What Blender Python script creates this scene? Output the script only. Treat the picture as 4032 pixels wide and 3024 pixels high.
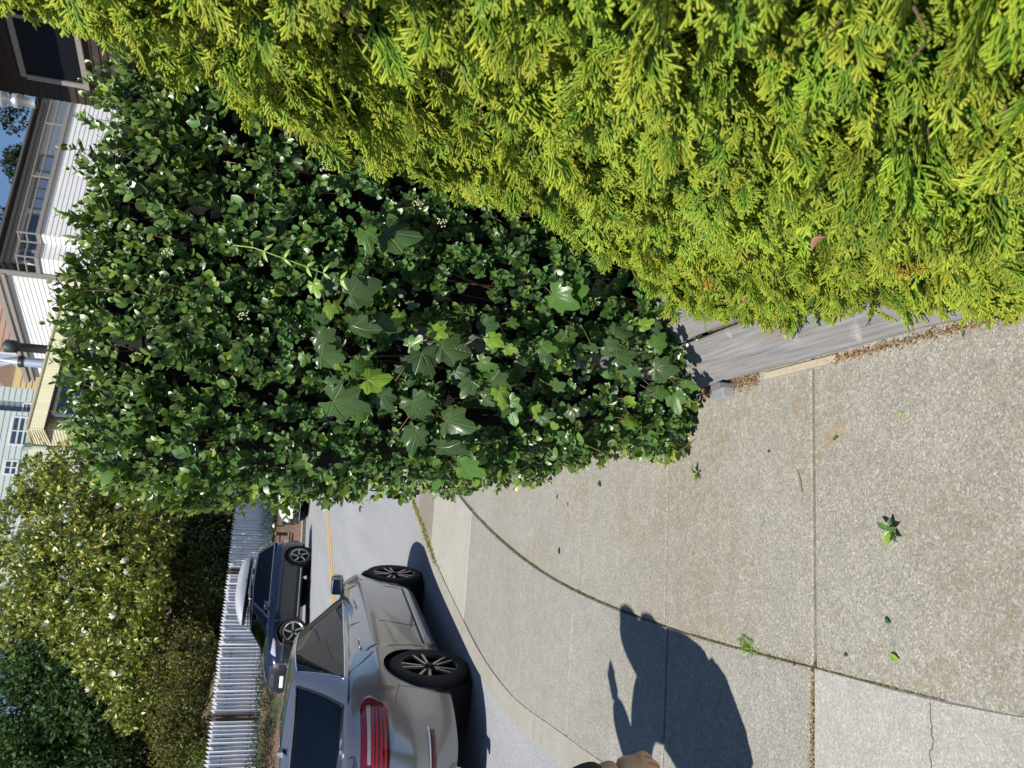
import bpy, bmesh, math, random
import numpy as np
from mathutils import Vector, Matrix

for o in list(bpy.data.objects): bpy.data.objects.remove(o)
scene = bpy.context.scene
C = scene.collection
rng = np.random.default_rng(7)
random.seed(7)
R = math.radians

# ---------------------------------------------------------------- camera
CAM_H = 1.53
cd = bpy.data.cameras.new('camera'); cam = bpy.data.objects.new('camera', cd); C.objects.link(cam)
cd.sensor_width = 36; cd.lens = 27.04; cd.clip_start = 0.02; cd.clip_end = 2000
# the phone was held upright and its picture is stored lying on its side: the camera is rolled by 90 degrees
right = Vector((0.99565, 0.02386, 0.09004)); up = Vector((-0.09315, 0.25500, 0.96244)); back = Vector((0, -0.96665, 0.25612))
cam.matrix_world = Matrix(((-up.x, right.x, back.x, 0), (-up.y, right.y, back.y, 0), (-up.z, right.z, back.z, CAM_H), (0, 0, 0, 1)))
cd.dof.use_dof = True; cd.dof.focus_distance = 2.6; cd.dof.aperture_fstop = 9.0
scene.camera = cam

# ---------------------------------------------------------------- sky and sun
LX, LY, LZ = 0.40, 0.65, -1.0                       # the way sunlight travels
w = bpy.data.worlds.new('World'); scene.world = w; w.use_nodes = True
nt = w.node_tree; nt.nodes.clear()
wo = nt.nodes.new('ShaderNodeOutputWorld'); bg = nt.nodes.new('ShaderNodeBackground'); sky = nt.nodes.new('ShaderNodeTexSky')
sky.sky_type = 'NISHITA'; sky.sun_disc = False
sky.sun_elevation = math.atan2(1.0, math.hypot(LX, LY)); sky.sun_rotation = math.atan2(-LX, -LY)
sky.air_density = 1.0; sky.dust_density = 0.05; sky.ozone_density = 5.0
bg.inputs['Strength'].default_value = 0.085
nt.links.new(sky.outputs[0], bg.inputs[0]); nt.links.new(bg.outputs[0], wo.inputs[0])
sl = bpy.data.lights.new('sun', 'SUN'); sl.energy = 5.0; sl.angle = R(0.53); sl.color = (1.0, 0.955, 0.88)
so = bpy.data.objects.new('sun', sl); C.objects.link(so)
so.rotation_euler = Vector((LX, LY, LZ)).to_track_quat('-Z', 'Y').to_euler(); so.location = (-8, -13, 20)
vs = scene.view_settings
vs.view_transform = 'Standard'; vs.look = 'None'; vs.exposure = 0.36; vs.gamma = 1.0; vs.use_curve_mapping = False

cy = scene.cycles; cy.max_bounces = 6; cy.diffuse_bounces = 3; cy.glossy_bounces = 3; cy.transmission_bounces = 3; cy.transparent_max_bounces = 6

# ---------------------------------------------------------------- helpers
def link(o, parent=None):
    C.objects.link(o)
    if parent is not None: o.parent = parent
    return o
def tag(o, label=None, cat=None, group=None, kind=None):
    if label: o['label'] = label
    if cat: o['category'] = cat
    if group: o['group'] = group
    if kind: o['kind'] = kind
    return o
def thing(name, label, cat, loc=(0, 0, 0), rotz=0, group=None):
    o = bpy.data.objects.new(name, None); o.empty_display_size = 0.1; link(o)
    o.location = loc; o.rotation_euler = (0, 0, rotz)
    return tag(o, label, cat, group)
def npmesh(name, V, F, mat=None, smooth=False, col=None, uv=None):
    V = np.asarray(V, np.float32).reshape(-1, 3); me = bpy.data.meshes.new(name)
    if isinstance(F, np.ndarray):
        k = F.shape[1]; nf = len(F)
        me.vertices.add(len(V)); me.vertices.foreach_set('co', V.ravel())
        me.loops.add(nf * k); me.loops.foreach_set('vertex_index', F.astype(np.int32).ravel())
        me.polygons.add(nf); me.polygons.foreach_set('loop_start', np.arange(0, nf * k, k, dtype=np.int32))
        me.polygons.foreach_set('loop_total', np.full(nf, k, np.int32))
        me.update(calc_edges=True)
    else:
        me.from_pydata(V.tolist(), [], F); me.update()
    if smooth and len(me.polygons): me.polygons.foreach_set('use_smooth', np.ones(len(me.polygons), bool))
    if col is not None:
        a = me.attributes.new('col', 'FLOAT_COLOR', 'POINT'); c = np.ones((len(V), 4), np.float32); c[:, :3] = col
        a.data.foreach_set('color', c.ravel())
    if uv is not None:
        a = me.attributes.new('leafuv', 'FLOAT_VECTOR', 'POINT'); c = np.zeros((len(V), 3), np.float32); c[:, :2] = uv
        a.data.foreach_set('vector', c.ravel())
    if mat: me.materials.append(mat)
    return me
def obj(name, me, parent=None):
    return link(bpy.data.objects.new(name, me), parent)
class Geo:
    def __init__(s): s.v = []; s.f = []
    def add(s, V, F):
        b = len(s.v); s.v += [tuple(map(float, p)) for p in V]; s.f += [tuple(i + b for i in q) for q in F]; return s
    def box(s, c, d, rot=None, taper=1.0):
        V = [Vector((x * d[0] / 2 * (taper if z > 0 else 1), y * d[1] / 2 * (taper if z > 0 else 1), z * d[2] / 2)) for z in (-1, 1) for y in (-1, 1) for x in (-1, 1)]
        if rot is not None: V = [rot @ p for p in V]
        return s.add([p + Vector(c) for p in V], [(0, 2, 3, 1), (4, 5, 7, 6), (0, 1, 5, 4), (2, 6, 7, 3), (0, 4, 6, 2), (1, 3, 7, 5)])
    def bbox(s, c, d, b=0.01, rot=None):                # box with chamfered edges
        bm = bmesh.new(); bmesh.ops.create_cube(bm, size=1.0)
        for p in bm.verts: p.co = Vector((p.co.x * d[0], p.co.y * d[1], p.co.z * d[2]))
        bmesh.ops.bevel(bm, geom=bm.edges[:], offset=b, segments=2, affect='EDGES', profile=0.6)
        bm.verts.index_update()
        V = [p.co.copy() for p in bm.verts]; F = [tuple(q.index for q in f.verts) for f in bm.faces]; bm.free()
        if rot is not None: V = [rot @ p for p in V]
        return s.add([p + Vector(c) for p in V], F)
    def prism(s, poly, z0, z1):                          # plan polygon (ccw) between two heights
        n = len(poly); V = [(x, y, z0) for x, y in poly] + [(x, y, z1) for x, y in poly]
        return s.add(V, [tuple(range(n - 1, -1, -1)), tuple(range(n, 2 * n))] + [(i, (i + 1) % n, n + (i + 1) % n, n + i) for i in range(n)])
    def tube(s, pts, r, n=6, cap=True):
        pts = [Vector(p) for p in pts]; m = len(pts); rr = r if isinstance(r, (list, tuple)) else [r] * m
        V = []; prev = None
        for i, p in enumerate(pts):
            d = (pts[min(i + 1, m - 1)] - pts[max(i - 1, 0)]); d = d.normalized() if d.length > 1e-9 else Vector((0, 0, 1))
            if prev is None: a = d.orthogonal().normalized()
            else:
                a = prev - d * prev.dot(d); a = a.normalized() if a.length > 1e-6 else d.orthogonal().normalized()
            prev = a; b = d.cross(a)
            V += [p + (a * math.cos(t) + b * math.sin(t)) * rr[i] for t in [2 * math.pi * k / n for k in range(n)]]
        F = [(i * n + k, i * n + (k + 1) % n, (i + 1) * n + (k + 1) % n, (i + 1) * n + k) for i in range(m - 1) for k in range(n)]
        if cap: F += [tuple(range(n - 1, -1, -1)), tuple((m - 1) * n + k for k in range(n))]
        return s.add(V, F)
    def lathe(s, prof, n=32, axis='y', c=(0, 0, 0)):     # prof: (radius, height along axis)
        V = []
        for r, hh in prof:
            for k in range(n):
                t = 2 * math.pi * k / n; a, b = r * math.cos(t), r * math.sin(t)
                p = (a, hh, b) if axis == 'y' else ((a, b, hh) if axis == 'z' else (hh, a, b))
                V.append((p[0] + c[0], p[1] + c[1], p[2] + c[2]))
        m = len(prof)
        return s.add(V, [(i * n + k, i * n + (k + 1) % n, (i + 1) * n + (k + 1) % n, (i + 1) * n + k) for i in range(m - 1) for k in range(n)])
    def grid(s, P):                                       # P: rows x cols x 3
        P = np.asarray(P); a, b = P.shape[:2]
        return s.add(P.reshape(-1, 3), [(i * b + j, i * b + j + 1, (i + 1) * b + j + 1, (i + 1) * b + j) for i in range(a - 1) for j in range(b - 1)])
    def mesh(s, name, mat=None, smooth=False): return npmesh(name, np.array(s.v), s.f, mat, smooth)
    def build(s, name, mat, parent=None, smooth=False, off=None):
        V = np.array(s.v)
        if off is not None: V = V - np.array(off)
        me = npmesh(name, V, s.f, mat, smooth)
        return obj(name, me, parent)
def fixn(o):
    bm = bmesh.new(); bm.from_mesh(o.data); bmesh.ops.recalc_face_normals(bm, faces=bm.faces[:]); bm.to_mesh(o.data); bm.free(); return o
def autosmooth(o, ang=35):
    me = o.data; bm = bmesh.new(); bm.from_mesh(me); bmesh.ops.recalc_face_normals(bm, faces=bm.faces[:])
    for e in bm.edges: e.smooth = len(e.link_faces) == 2 and e.calc_face_angle(0) < R(ang)
    for f in bm.faces: f.smooth = True
    bm.to_mesh(me); bm.free(); return o

# ---------------------------------------------------------------- materials
class NT:
    def __init__(s, name):
        s.m = bpy.data.materials.new(name); s.m.use_nodes = True; s.t = s.m.node_tree; s.t.nodes.clear()
        s.out = s.t.nodes.new('ShaderNodeOutputMaterial')
    def n(s, typ, **k):
        nd = s.t.nodes.new('ShaderNode' + typ)
        for a, v in k.items():
            if a.startswith('i_'):
                key = a[2:]; key = int(key) if key.isdigit() else key.replace('_', ' ')
                s.set(nd.inputs[key], v)
            else: setattr(nd, a, v)
        return nd
    def set(s, sock, v):
        if isinstance(v, bpy.types.NodeSocket): s.t.links.new(v, sock)
        elif isinstance(v, (tuple, list)) and len(v) == 3 and sock.type == 'RGBA': sock.default_value = (*v, 1)
        else: sock.default_value = v
    def pos(s): return s.n('NewGeometry').outputs['Position']
    def gen(s): return s.n('TexCoord').outputs['Object']
    def noise(s, vec, scale, detail=2, rough=0.5, out='Fac'): return s.n('TexNoise', i_Vector=vec, i_Scale=scale, i_Detail=detail, i_Roughness=rough).outputs[out]
    def vor(s, vec, scale, out='Color', feature='F1'): return s.n('TexVoronoi', i_Vector=vec, i_Scale=scale, feature=feature).outputs[out]
    def ramp(s, f, *st):
        nd = s.n('ValToRGB', i_Fac=f); e = nd.color_ramp.elements
        while len(e) < len(st): e.new(0.5)
        for i, (p, c) in enumerate(st): e[i].position = p; e[i].color = (c, c, c, 1) if isinstance(c, (int, float)) else (*c, 1)
        return nd.outputs[0]
    def math(s, op, a, b=0.0): return s.n('Math', operation=op, i_0=a, i_1=b).outputs[0]
    def mix(s, f, a, b, mode='MIX'):
        nd = s.n('Mix', data_type='RGBA', blend_type=mode)
        s.set(nd.inputs[0], f); s.set(nd.inputs[6], a); s.set(nd.inputs[7], b); return nd.outputs[2]
    def bump(s, hgt, st=0.3, dist=0.01): return s.n('Bump', i_Height=hgt, i_Strength=st, i_Distance=dist).outputs[0]
    def pbr(s, color, rough=0.5, metal=0.0, normal=None, **k):
        b = s.n('BsdfPrincipled'); s.set(b.inputs['Base Color'], color); s.set(b.inputs['Roughness'], rough); s.set(b.inputs['Metallic'], metal)
        if normal is not None: s.set(b.inputs['Normal'], normal)
        for a, v in k.items(): s.set(b.inputs[a.replace('_', ' ')], v)
        return b.outputs[0]
    def done(s, sh): s.t.links.new(sh, s.out.inputs[0]); return s.m
def plain(name, color, rough=0.6, metal=0.0, var=0.12, scale=8.0, **k):
    t = NT(name); f = t.noise(t.gen(), scale, 4)
    c = t.mix(f, tuple(x * (1 - var) for x in color), tuple(min(1, x * (1 + var)) for x in color))
    return t.done(t.pbr(c, rough, metal, **k))

def concrete(name, tint=(1, 1, 1), light=1.0, flecks=1.0, stain=1.0):
    t = NT(name); p = t.pos()
    big = t.noise(p, 1.7, 4); mid = t.noise(p, 14, 4)
    agg = t.n('SeparateColor', i_0=t.vor(p, 230)).outputs[0]; agg2 = t.n('SeparateColor', i_0=t.vor(p, 400)).outputs[1]
    base = t.ramp(big, (0.3, (0.33, 0.315, 0.275)), (0.7, (0.40, 0.385, 0.345)))
    base = t.mix(0.35, base, t.ramp(mid, (0.3, (0.30, 0.29, 0.26)), (0.7, (0.45, 0.435, 0.40))))
    k = 0.62 * flecks
    base = t.mix(k, base, t.mix(1.0, base, t.ramp(agg, (0.0, 0.42), (0.35, 0.80), (0.8, 1.10), (1.0, 1.75)), 'MULTIPLY'))
    base = t.mix(k, base, t.mix(1.0, base, t.ramp(agg2, (0.0, 0.62), (0.5, 1.0), (0.93, 1.06), (1.0, 1.75)), 'MULTIPLY'))
    if stain:
        sm = t.math('MULTIPLY', t.ramp(t.noise(p, 2.6, 3), (0.46, 0.0), (0.62, 1.0)), t.ramp(t.noise(p, 42, 4), (0.47, 0.0), (0.66, 1.0)))
        base = t.mix(t.math('MULTIPLY', sm, 0.5 * stain), base, (0.27, 0.21, 0.11))
        sp = t.ramp(t.noise(p, 5.5, 2), (0.70, 0.0), (0.76, 1.0))
        base = t.mix(t.math('MULTIPLY', sp, 0.22 * stain), base, (0.42, 0.27, 0.13))
    base = t.mix(1.0, base, tuple(.86 * light * x for x in tint), 'MULTIPLY')
    hgt = t.math('ADD', t.math('MULTIPLY', agg, 0.6), mid)
    return t.done(t.pbr(base, 0.88, 0, t.bump(hgt, 0.35, 0.003)))
M = {}
M['concrete'] = concrete('weathered_concrete', (1.02, .995, .945), .93, .92, 1.3)
M['concrete_b'] = concrete('weathered_concrete_grey', (1.0, 0.995, 0.985), 0.92, .9, 0.5)
M['concrete_new'] = concrete('newer_concrete', (1.0, 1.01, 1.04), 1.12, 0.6, 0.1)
M['concrete_smooth'] = concrete('smooth_concrete', (1.0, 0.985, 0.95), 1.15, 0.25, 0.1)
M['concrete_tan'] = concrete('tan_concrete', (0.93, 0.86, 0.78), 0.78, 0.3, 0.3)
M['kerb'] = concrete('kerb_concrete', (1.0, 0.97, 0.92), 1.0, 0.45, 0.5)
t = NT('asphalt'); p = t.pos()
c = t.mix(0.5, t.mix(.5, t.ramp(t.noise(p, 0.5, 5), (0.3, 0.22), (0.7, 0.36)), t.ramp(t.noise(t.n('Mapping', i_Vector=p, i_Scale=(3.0, .25, 1)).outputs[0], 1.0, 5), (0.35, 0.22), (0.65, 0.36))), t.ramp(t.n('SeparateColor', i_0=t.vor(p, 140)).outputs[0], (0.0, 0.2), (0.6, 0.31), (1.0, 0.5)))
c = t.mix(1.0, c, (0.90, 0.915, 0.935), 'MULTIPLY')
c = t.mix(t.ramp(t.noise(p, 60, 3), (.62, 0.0), (.72, .35)), c, (.12, .12, .12))
M['asphalt'] = t.done(t.pbr(c, 0.85, 0, t.bump(t.noise(p, 150, 2), 0.25, 0.003)))
t = NT('joint_soil'); p = t.pos(); c = t.ramp(t.noise(p, 55, 5), (0.3, (0.06, 0.048, 0.032)), (0.7, (0.20, 0.16, 0.105)))
M['joint'] = t.done(t.pbr(c, 0.95))
t = NT('soil'); p = t.pos(); c = t.ramp(t.noise(p, 22, 6), (0.3, (0.07, 0.045, 0.03)), (0.7, (0.17, 0.115, 0.075)))
M['soil'] = t.done(t.pbr(c, 0.95, 0, t.bump(t.noise(p, 30, 5), 0.6, 0.03)))
t = NT('hill_scrub'); p = t.pos(); c = t.ramp(t.noise(p, 1.2, 6), (0.3, (0.035, 0.05, 0.02)), (0.6, (0.08, 0.09, 0.035)), (0.75, (0.13, 0.11, 0.06)))
M['hill'] = t.done(t.pbr(c, 0.95, 0, t.bump(t.noise(p, 5, 5), 0.8, 0.2)))
t = NT('yellow_paint'); p = t.pos(); c = t.mix(t.ramp(t.noise(p, 30, 5), (0.5, 0.0), (0.7, 0.6)), (0.62, 0.36, 0.03), (0.25, 0.22, 0.18))
M['yellow'] = t.done(t.pbr(c, 0.7))

def leafmat(name, attr=True, ramp=None, rough=0.38, trans=0.28, spec=0.5, hueshift=(1, 1, 1), bumpy=0.0, gain=(1.25, 1.35, 0.55)):
    t = NT(name)
    if attr: col = t.n('Attribute', attribute_name='col').outputs['Color']
    else: col = t.ramp(t.n('ObjectInfo').outputs['Random'], *ramp)
    col = t.mix(1.0, col, hueshift, 'MULTIPLY')
    b = t.pbr(col, rough, 0, Specular_IOR_Level=spec)
    tr = t.n('BsdfTranslucent', i_Color=t.mix(1.0, col, gain, 'MULTIPLY')).outputs[0]
    return t.done(t.n('MixShader', i_0=trans, i_1=b, i_2=tr).outputs[0])
M['leaf'] = leafmat('leaf')                                        # colour comes with each leaf
M['leaf_gloss'] = leafmat('glossy_leaf', rough=0.36, spec=0.7, trans=0.16)
M['leaf_matte'] = leafmat('matte_leaf', rough=0.6, spec=0.25, trans=0.3)
M['privet_leaf'] = leafmat('privet_leaf', attr=False, rough=0.36, spec=0.7, trans=0.15, ramp=[(0.0, (0.042, 0.105, 0.024)), (0.6, (0.068, 0.155, 0.034)), (1.0, (0.13, 0.23, 0.04))])
M['thuja_leaf'] = leafmat('thuja_leaf', attr=True, rough=0.5, spec=0.3, trans=0.15)
M['bark'] = plain('bark', (0.11, 0.08, 0.055), 0.9, var=0.4, scale=30)
M['twig'] = plain('twig', (0.13, 0.085, 0.045), 0.8, var=0.3, scale=40)
M['dark_core'] = plain('hedge_core_shade', (0.007, 0.008, 0.004), 0.95, var=0.6, scale=60)  # near-black colour stands in for the shade inside the hedges

# plan curves of the street, metres
def curve(tab):
    a = np.array(tab, float)
    def f(y):
        y = np.asarray(y, float); i = np.clip(np.searchsorted(a[:, 0], y) - 1, 0, len(a) - 2)
        t = (y - a[i, 0]) / (a[i + 1, 0] - a[i, 0])
        m = np.gradient(a[:, 1], a[:, 0]); d = a[i + 1, 0] - a[i, 0]
        return (2*t**3-3*t**2+1)*a[i, 1] + (t**3-2*t**2+t)*m[i]*d + (-2*t**3+3*t**2)*a[i+1, 1] + (t**3-t**2)*m[i+1]*d
    return f
kerb_x = curve([(-3, 1.1), (-2, .45), (-1, -.18), (0, -.70), (1, -1.12), (2, -1.47), (3, -1.74), (3.8, -1.92), (4.5, -2.07), (5.5, -2.14), (6.3, -2.10), (7.6, -2.0), (8.7, -1.83), (9.8, -1.66), (11.5, -1.2), (13.5, -.4), (15.5, .7), (18, 2.4), (22, 5.2), (30, 11)])
weed_x = curve([(-3, 2.0), (-2, 1.25), (-1, .45), (0, -.12), (.6, -.36), (1.18, -.55), (1.8, -.69), (2.7, -.87), (3.97, -1.04), (5.2, -1.09), (6.38, -1.06), (8, -.9), (9.5, -.65), (11.5, -.15), (13.5, .7), (15.5, 1.8), (18, 3.5), (22, 6.3), (30, 12)])
def road_z(y):
    y = np.asarray(y, float); t = np.clip((y - 10) / 13.0, 0, 1)
    return 0.92 * t * t * (3 - 2 * t) + 0.035 * np.maximum(0, y - 23)
KH = 0.13
# ================================================================ the setting
def sheet(name, xs, ys, zf, mat):
    X, Y = np.meshgrid(xs, ys); Z = zf(X, Y); P = np.stack([X, Y, Z], -1)
    g = Geo().grid(P); return tag(g.build(name, mat, smooth=True), kind='structure')
FD = np.array([0.602, 0.798]); FN = np.array([-0.798, 0.602]); F0 = np.array([-13.15, 26.0])       # fence line and its far side
def edist(x, y): return (x - F0[0]) * FN[0] + (y - F0[1]) * FN[1]
sheet('ground', np.linspace(-400, 400, 9), np.linspace(-400, 400, 9), lambda x, y: 0 * x - 0.35, M['hill'])
sheet('road', np.linspace(-30, 22, 60), np.linspace(-14, 60, 80), lambda x, y: road_z(y), M['asphalt'])
def hill_z(x, y):
    e = edist(x, y); b = road_z(y) - 0.05
    t = np.clip((e + 3.6) / 3.4, 0, 1); bank = b + (2.05 + 0.028 * np.clip(y - 26, -6, 12) - b + 0.02) * t * t * (3 - 2 * t)
    return np.where(e > 0, bank + 0.34 * np.clip(e, 0, 70), bank) - np.where(e < -3.7, 0.4, 0)
t = NT('bank_soil'); p = t.pos(); c = t.mix(t.ramp(t.noise(p, .8, 4), (.45, 0.0), (.6, 1.0)), t.ramp(t.noise(p, 16, 6), (.3, (.10, .055, .035)), (.7, (.24, .15, .10))), t.ramp(t.noise(p, 9, 5), (.3, (.03, .045, .018)), (.7, (.09, .10, .04))))
M['bank'] = t.done(t.pbr(c, .95, 0, t.bump(t.noise(p, 12, 5), .8, .08)))
us = np.linspace(-60, 90, 60); es = np.concatenate([np.linspace(-3.9, 0.5, 16), np.linspace(1, 90, 30)])
U, E_ = np.meshgrid(us, es); HX = F0[0] + FD[0] * U + FN[0] * E_; HY = F0[1] + FD[1] * U + FN[1] * E_
HZ = hill_z(HX, HY) + 0.06 * np.sin(HX * 2.1) * np.sin(HY * 1.7) * (E_ > -2)
tag(Geo().grid(np.stack([HX, HY, HZ], -1)).build('hillside', M['bank'], smooth=True), kind='structure')
# garden soil on the near side, behind the hedges
sheet('garden_soil', np.linspace(0.32, 30, 30), np.linspace(-6, 2.2, 12), lambda x, y: 0.16 + 0.12 * np.clip(x - .3, 0, 1.5) + 0.02 * np.sin(7 * x) * np.sin(6 * y), M['soil'])
sheet('garden_bank', np.linspace(0, 1, 24), np.linspace(2.62, 40, 40), lambda x, y: 0 * x, M['soil'])
gb = bpy.data.objects['garden_bank'].data
for v in gb.vertices:
    y = v.co.y; x0 = max(float(weed_x(min(y, 29))) + 0.95, -0.1 if y < 6 else -9); x0 = 0.0 if y < 3.6 else x0
    xx = x0 + v.co.x ** 1.5 * 45; v.co.x = xx; v.co.z = float(road_z(y)) + 0.14 + 0.05 * min(xx - x0, 40) + 0.02 * math.sin(9 * xx) * math.sin(8 * y)

# ---- footpath slabs (each one its own piece), open joints between them
base = tag(obj('footpath', npmesh('footpath', *(lambda g: (np.array(g.v), g.f))(Geo().grid(np.stack([np.stack([kerb_x(yy) + .08 + (float(weed_x(yy)) + 1.15 - kerb_x(yy) - .08) * np.linspace(0, 1, 12), np.full(12, yy), np.full(12, float(road_z(yy)) + KH - .014)], -1) for yy in np.linspace(-3, 16, 90)]))), M['joint'])), kind='structure')
def right_x(y):                                       # property side of the path
    return np.interp(y, [-3, 0, 1.2, 1.45, 2.5, 2.8, 4, 16], [3.0, .75, .26, .25, .09, .06, -.02, -.02]) if y < 5 else float(weed_x(y)) + 1.1
def slab(xa, xb, y0, y1, sl0, sl1, mat, lift=0.0):
    n = 7; gap = 0.0065; A = []; B = []
    for k in range(n):
        f = k / (n - 1); ya = y0 + (y1 - y0) * f
        ya = min(max(ya, y0 + gap), y1 - gap)
        A.append((float(xa(ya)) , ya)); B.append((float(xb(ya)), ya))
    # the cross joints lie a little askew: sl* is the y offset from left to right end
    A = [(x, y - (sl0 + (sl1 - sl0) * k / (n - 1)) / 2) for k, (x, y) in enumerate(A)]; B = [(x, y + (sl0 + (sl1 - sl0) * k / (n - 1)) / 2) for k, (x, y) in enumerate(B)]
    ring = A[::-1] + B; cx = sum(p[0] for p in ring) / len(ring); cy = sum(p[1] for p in ring) / len(ring)
    V = []; m = len(ring)
    for ins, dz in ((0, -0.09), (0, -0.006), (0.005, 0)):
        for x, y in ring:
            d = math.hypot(x - cx, y - cy); V.append((x - (x - cx) / d * ins * 1.4 - cx, y - (y - cy) / d * ins * 1.4 - cy, float(road_z(y)) + KH + dz + lift))
    # top as a strip of quads between left and right edge
    F = [(i, (i + 1) % m, m + (i + 1) % m, m + i) for i in range(m)] + [(m + i, m + (i + 1) % m, 2 * m + (i + 1) % m, 2 * m + i) for i in range(m)]
    F += [(2 * m + k, 2 * m + k + 1, 2 * m + m - 2 - k, 2 * m + m - 1 - k) for k in range(n - 1)]
    o = obj('slab', npmesh('slab', V, F, mat), base); o.location = (cx, cy, 0); fixn(o); return o
wg = 0.011
jr = [-2.2, -1.1, 0.0, 0.98, 1.87, 2.75, 3.69, 4.6, 5.5, 6.4, 7.3, 8.2, 9.2, 10.3, 11.4]
for i in range(len(jr) - 1):
    slab(lambda y: weed_x(y) + wg, right_x, jr[i], jr[i + 1], .14 if i > 1 else .3, .14 if i > 0 else .3, M['concrete'], rng.normal(0, .0012))
jl = [-2.2, -1.1, 0.0, 0.9, 1.77, 2.62, 3.64, 4.5, 5.35, 6.17, 8.02, 9.1, 10.2, 11.3]
for i in range(len(jl) - 1):
    m_ = M['concrete_new'] if i < 4 else M['concrete_b']
    if abs(jl[i] - 6.17) < .01: m_ = M['concrete_smooth']
    if abs(jl[i] - 8.02) < .01: m_ = M['concrete_tan']
    slab(lambda y: kerb_x(y) + .1545, lambda y: weed_x(y) - wg, jl[i], jl[i + 1], .08, .08, m_, rng.normal(0, .0012))
cr = Geo(); cpts = [(-.62, 1.405), (-.668, 1.392), (-.70, 1.385), (-.735, 1.39), (-.79, 1.375), (-.85, 1.36), (-.95, 1.35)]; dense_c = []
for (a, b), (c_, d_) in zip(cpts[:-1], cpts[1:]): dense_c += [(a + (c_ - a) * k / 5 + random.uniform(-.003, .003), b + (d_ - b) * k / 5 + random.uniform(-.004, .004)) for k in range(5)]
cr.grid([[(x, y - wd_, KH + .0014), (x, y + wd_, KH + .0014)] for x, y in dense_c for wd_ in [random.uniform(.0006, .0014)]]); cr.build('crack', M['joint'], base)
# ---- kerb: cast lengths end to end
kb = tag(obj('kerb', npmesh('kerb', *(lambda g: (np.array(g.v), g.f))(Geo().grid(np.stack([np.stack([kerb_x(yy) + np.array([.03, .14]), np.full(2, yy), np.full(2, float(road_z(yy)) + .06)], -1) for yy in np.linspace(-3, 20, 60)]))), M['joint'])), kind='structure')
kj = [-2.6, -.9, .8, 2.5, 4.1, 6.16, 8.05, 10, 12, 14, 16, 18]
for i in range(len(kj) - 1):
    ys = np.linspace(kj[i] + .004, kj[i + 1] - .004, 14); rows = []
    cx, cy = float(kerb_x(ys.mean())), ys.mean()
    for yy in ys:
        x0 = float(kerb_x(yy)); z = float(road_z(yy))
        pr = [(0.0, -.08), (0.0, .115), (.004, .124), (.012, KH + .001), (.15, KH + .001), (.152, KH - .004), (.152, .02)]
        rows.append([(x0 + a - cx, yy - cy, z + b) for a, b in pr])
    g = Geo().grid(rows); k = len(pr); nv = len(g.v)
    g.f += [tuple(range(k)), tuple(range(nv - 1, nv - k - 1, -1))]
    o = g.build('kerb_stone', M['kerb'], kb, smooth=False); o.location = (cx, cy, 0); fixn(o)
# gutter pan: a strip of concrete along the kerb
# ---- far kerb and its strip of path
fk = []
for u in np.linspace(-14, 40, 50):
    q = F0 + FD * u + FN * -4.35; z = float(road_z(q[1]))
    fk.append([(q[0] - FN[0] * a, q[1] - FN[1] * a, z + b) for a, b in ((.0, -.05), (0.0, .12), (-.02, .135), (-.16, .135), (-.75, .14), (-.75, -.1))])
tag(Geo().grid(fk).build('far_kerb', M['kerb']), kind='structure')
# ---- double yellow centre line on the far bend
for k, off in enumerate((-11.75, -11.5)):
    pts = []
    for u in np.linspace(-22, 40, 70):
        q = F0 + FD * u + FN * (off + 0.018 * max(0, -u - 2) ** 2 * 0)
        pts.append(q)
    rows = [[(q[0] + FN[0] * a, q[1] + FN[1] * a, float(road_z(q[1] + FN[1] * a)) + .006) for a in (-.055, .055)] for q in pts]
    o = tag(Geo().grid(rows).build('centre_line', M['yellow']), kind='structure')
# ---- moss, grass and litter in the long joint
def blades(n, pos, size, spread, cols, name, mat, flat=0.5):
    V = np.zeros((n, 3, 3)); d = rng.normal(size=(n, 3)); d[:, 2] = np.abs(d[:, 2]) * (1 - flat) * 2; d /= np.linalg.norm(d, axis=1)[:, None]
    s = np.cross(d, rng.normal(size=(n, 3))); s /= np.linalg.norm(s, axis=1)[:, None]
    L = size * rng.uniform(.5, 1.4, n)[:, None]; Wd = L * rng.uniform(.12, .3, n)[:, None]
    p = pos(n); V[:, 0] = p - s * Wd; V[:, 1] = p + s * Wd; V[:, 2] = p + d * L
    col = np.array(cols)[rng.integers(0, len(cols), n)] * rng.uniform(.7, 1.3, n)[:, None]
    return npmesh(name, V.reshape(-1, 3), np.arange(n * 3).reshape(-1, 3), mat, col=np.repeat(col, 3, 0))
dens_seed = rng.uniform(0, 1, 400)
def jointpos(n):
    y = np.concatenate([rng.uniform(.7, 6.3, n // 2), rng.uniform(.9, 2.6, n - n // 2)])
    keep = np.sin(y * 9.0) + np.sin(y * 23 + 1) * .7 + np.sin(y * 4.1) > -.3
    y = np.where(keep, y, 1.95 + rng.normal(0, .12, n)); x = weed_x(y) + rng.normal(0, .006, n)
    return np.stack([x, y, np.full(n, KH - .006)], -1)
tag(obj('joint_moss', blades(11000, jointpos, .009, 0, [(.16, .14, .05), (.22, .15, .07), (.11, .14, .03), (.30, .22, .10), (.10, .07, .04)], 'joint_moss', M['leaf_matte'], .8)),
    'low moss, grass wisps and dry litter in the long footpath joint', 'moss', kind='stuff')
def crossjoint(n):
    x = rng.uniform(-1.05, -.72, n); return np.stack([x, 1.79 + .02 * rng.normal(size=n) * .3 + (x + .9) * .08, np.full(n, KH - .004)], -1)
tag(obj('dry_moss', blades(500, crossjoint, .010, 0, [(.45, .36, .17), (.30, .22, .1)], 'dry_moss', M['leaf_matte'], .9)), 'pale dry moss specks in the short joint beside the newer slab', 'moss', kind='stuff')
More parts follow.
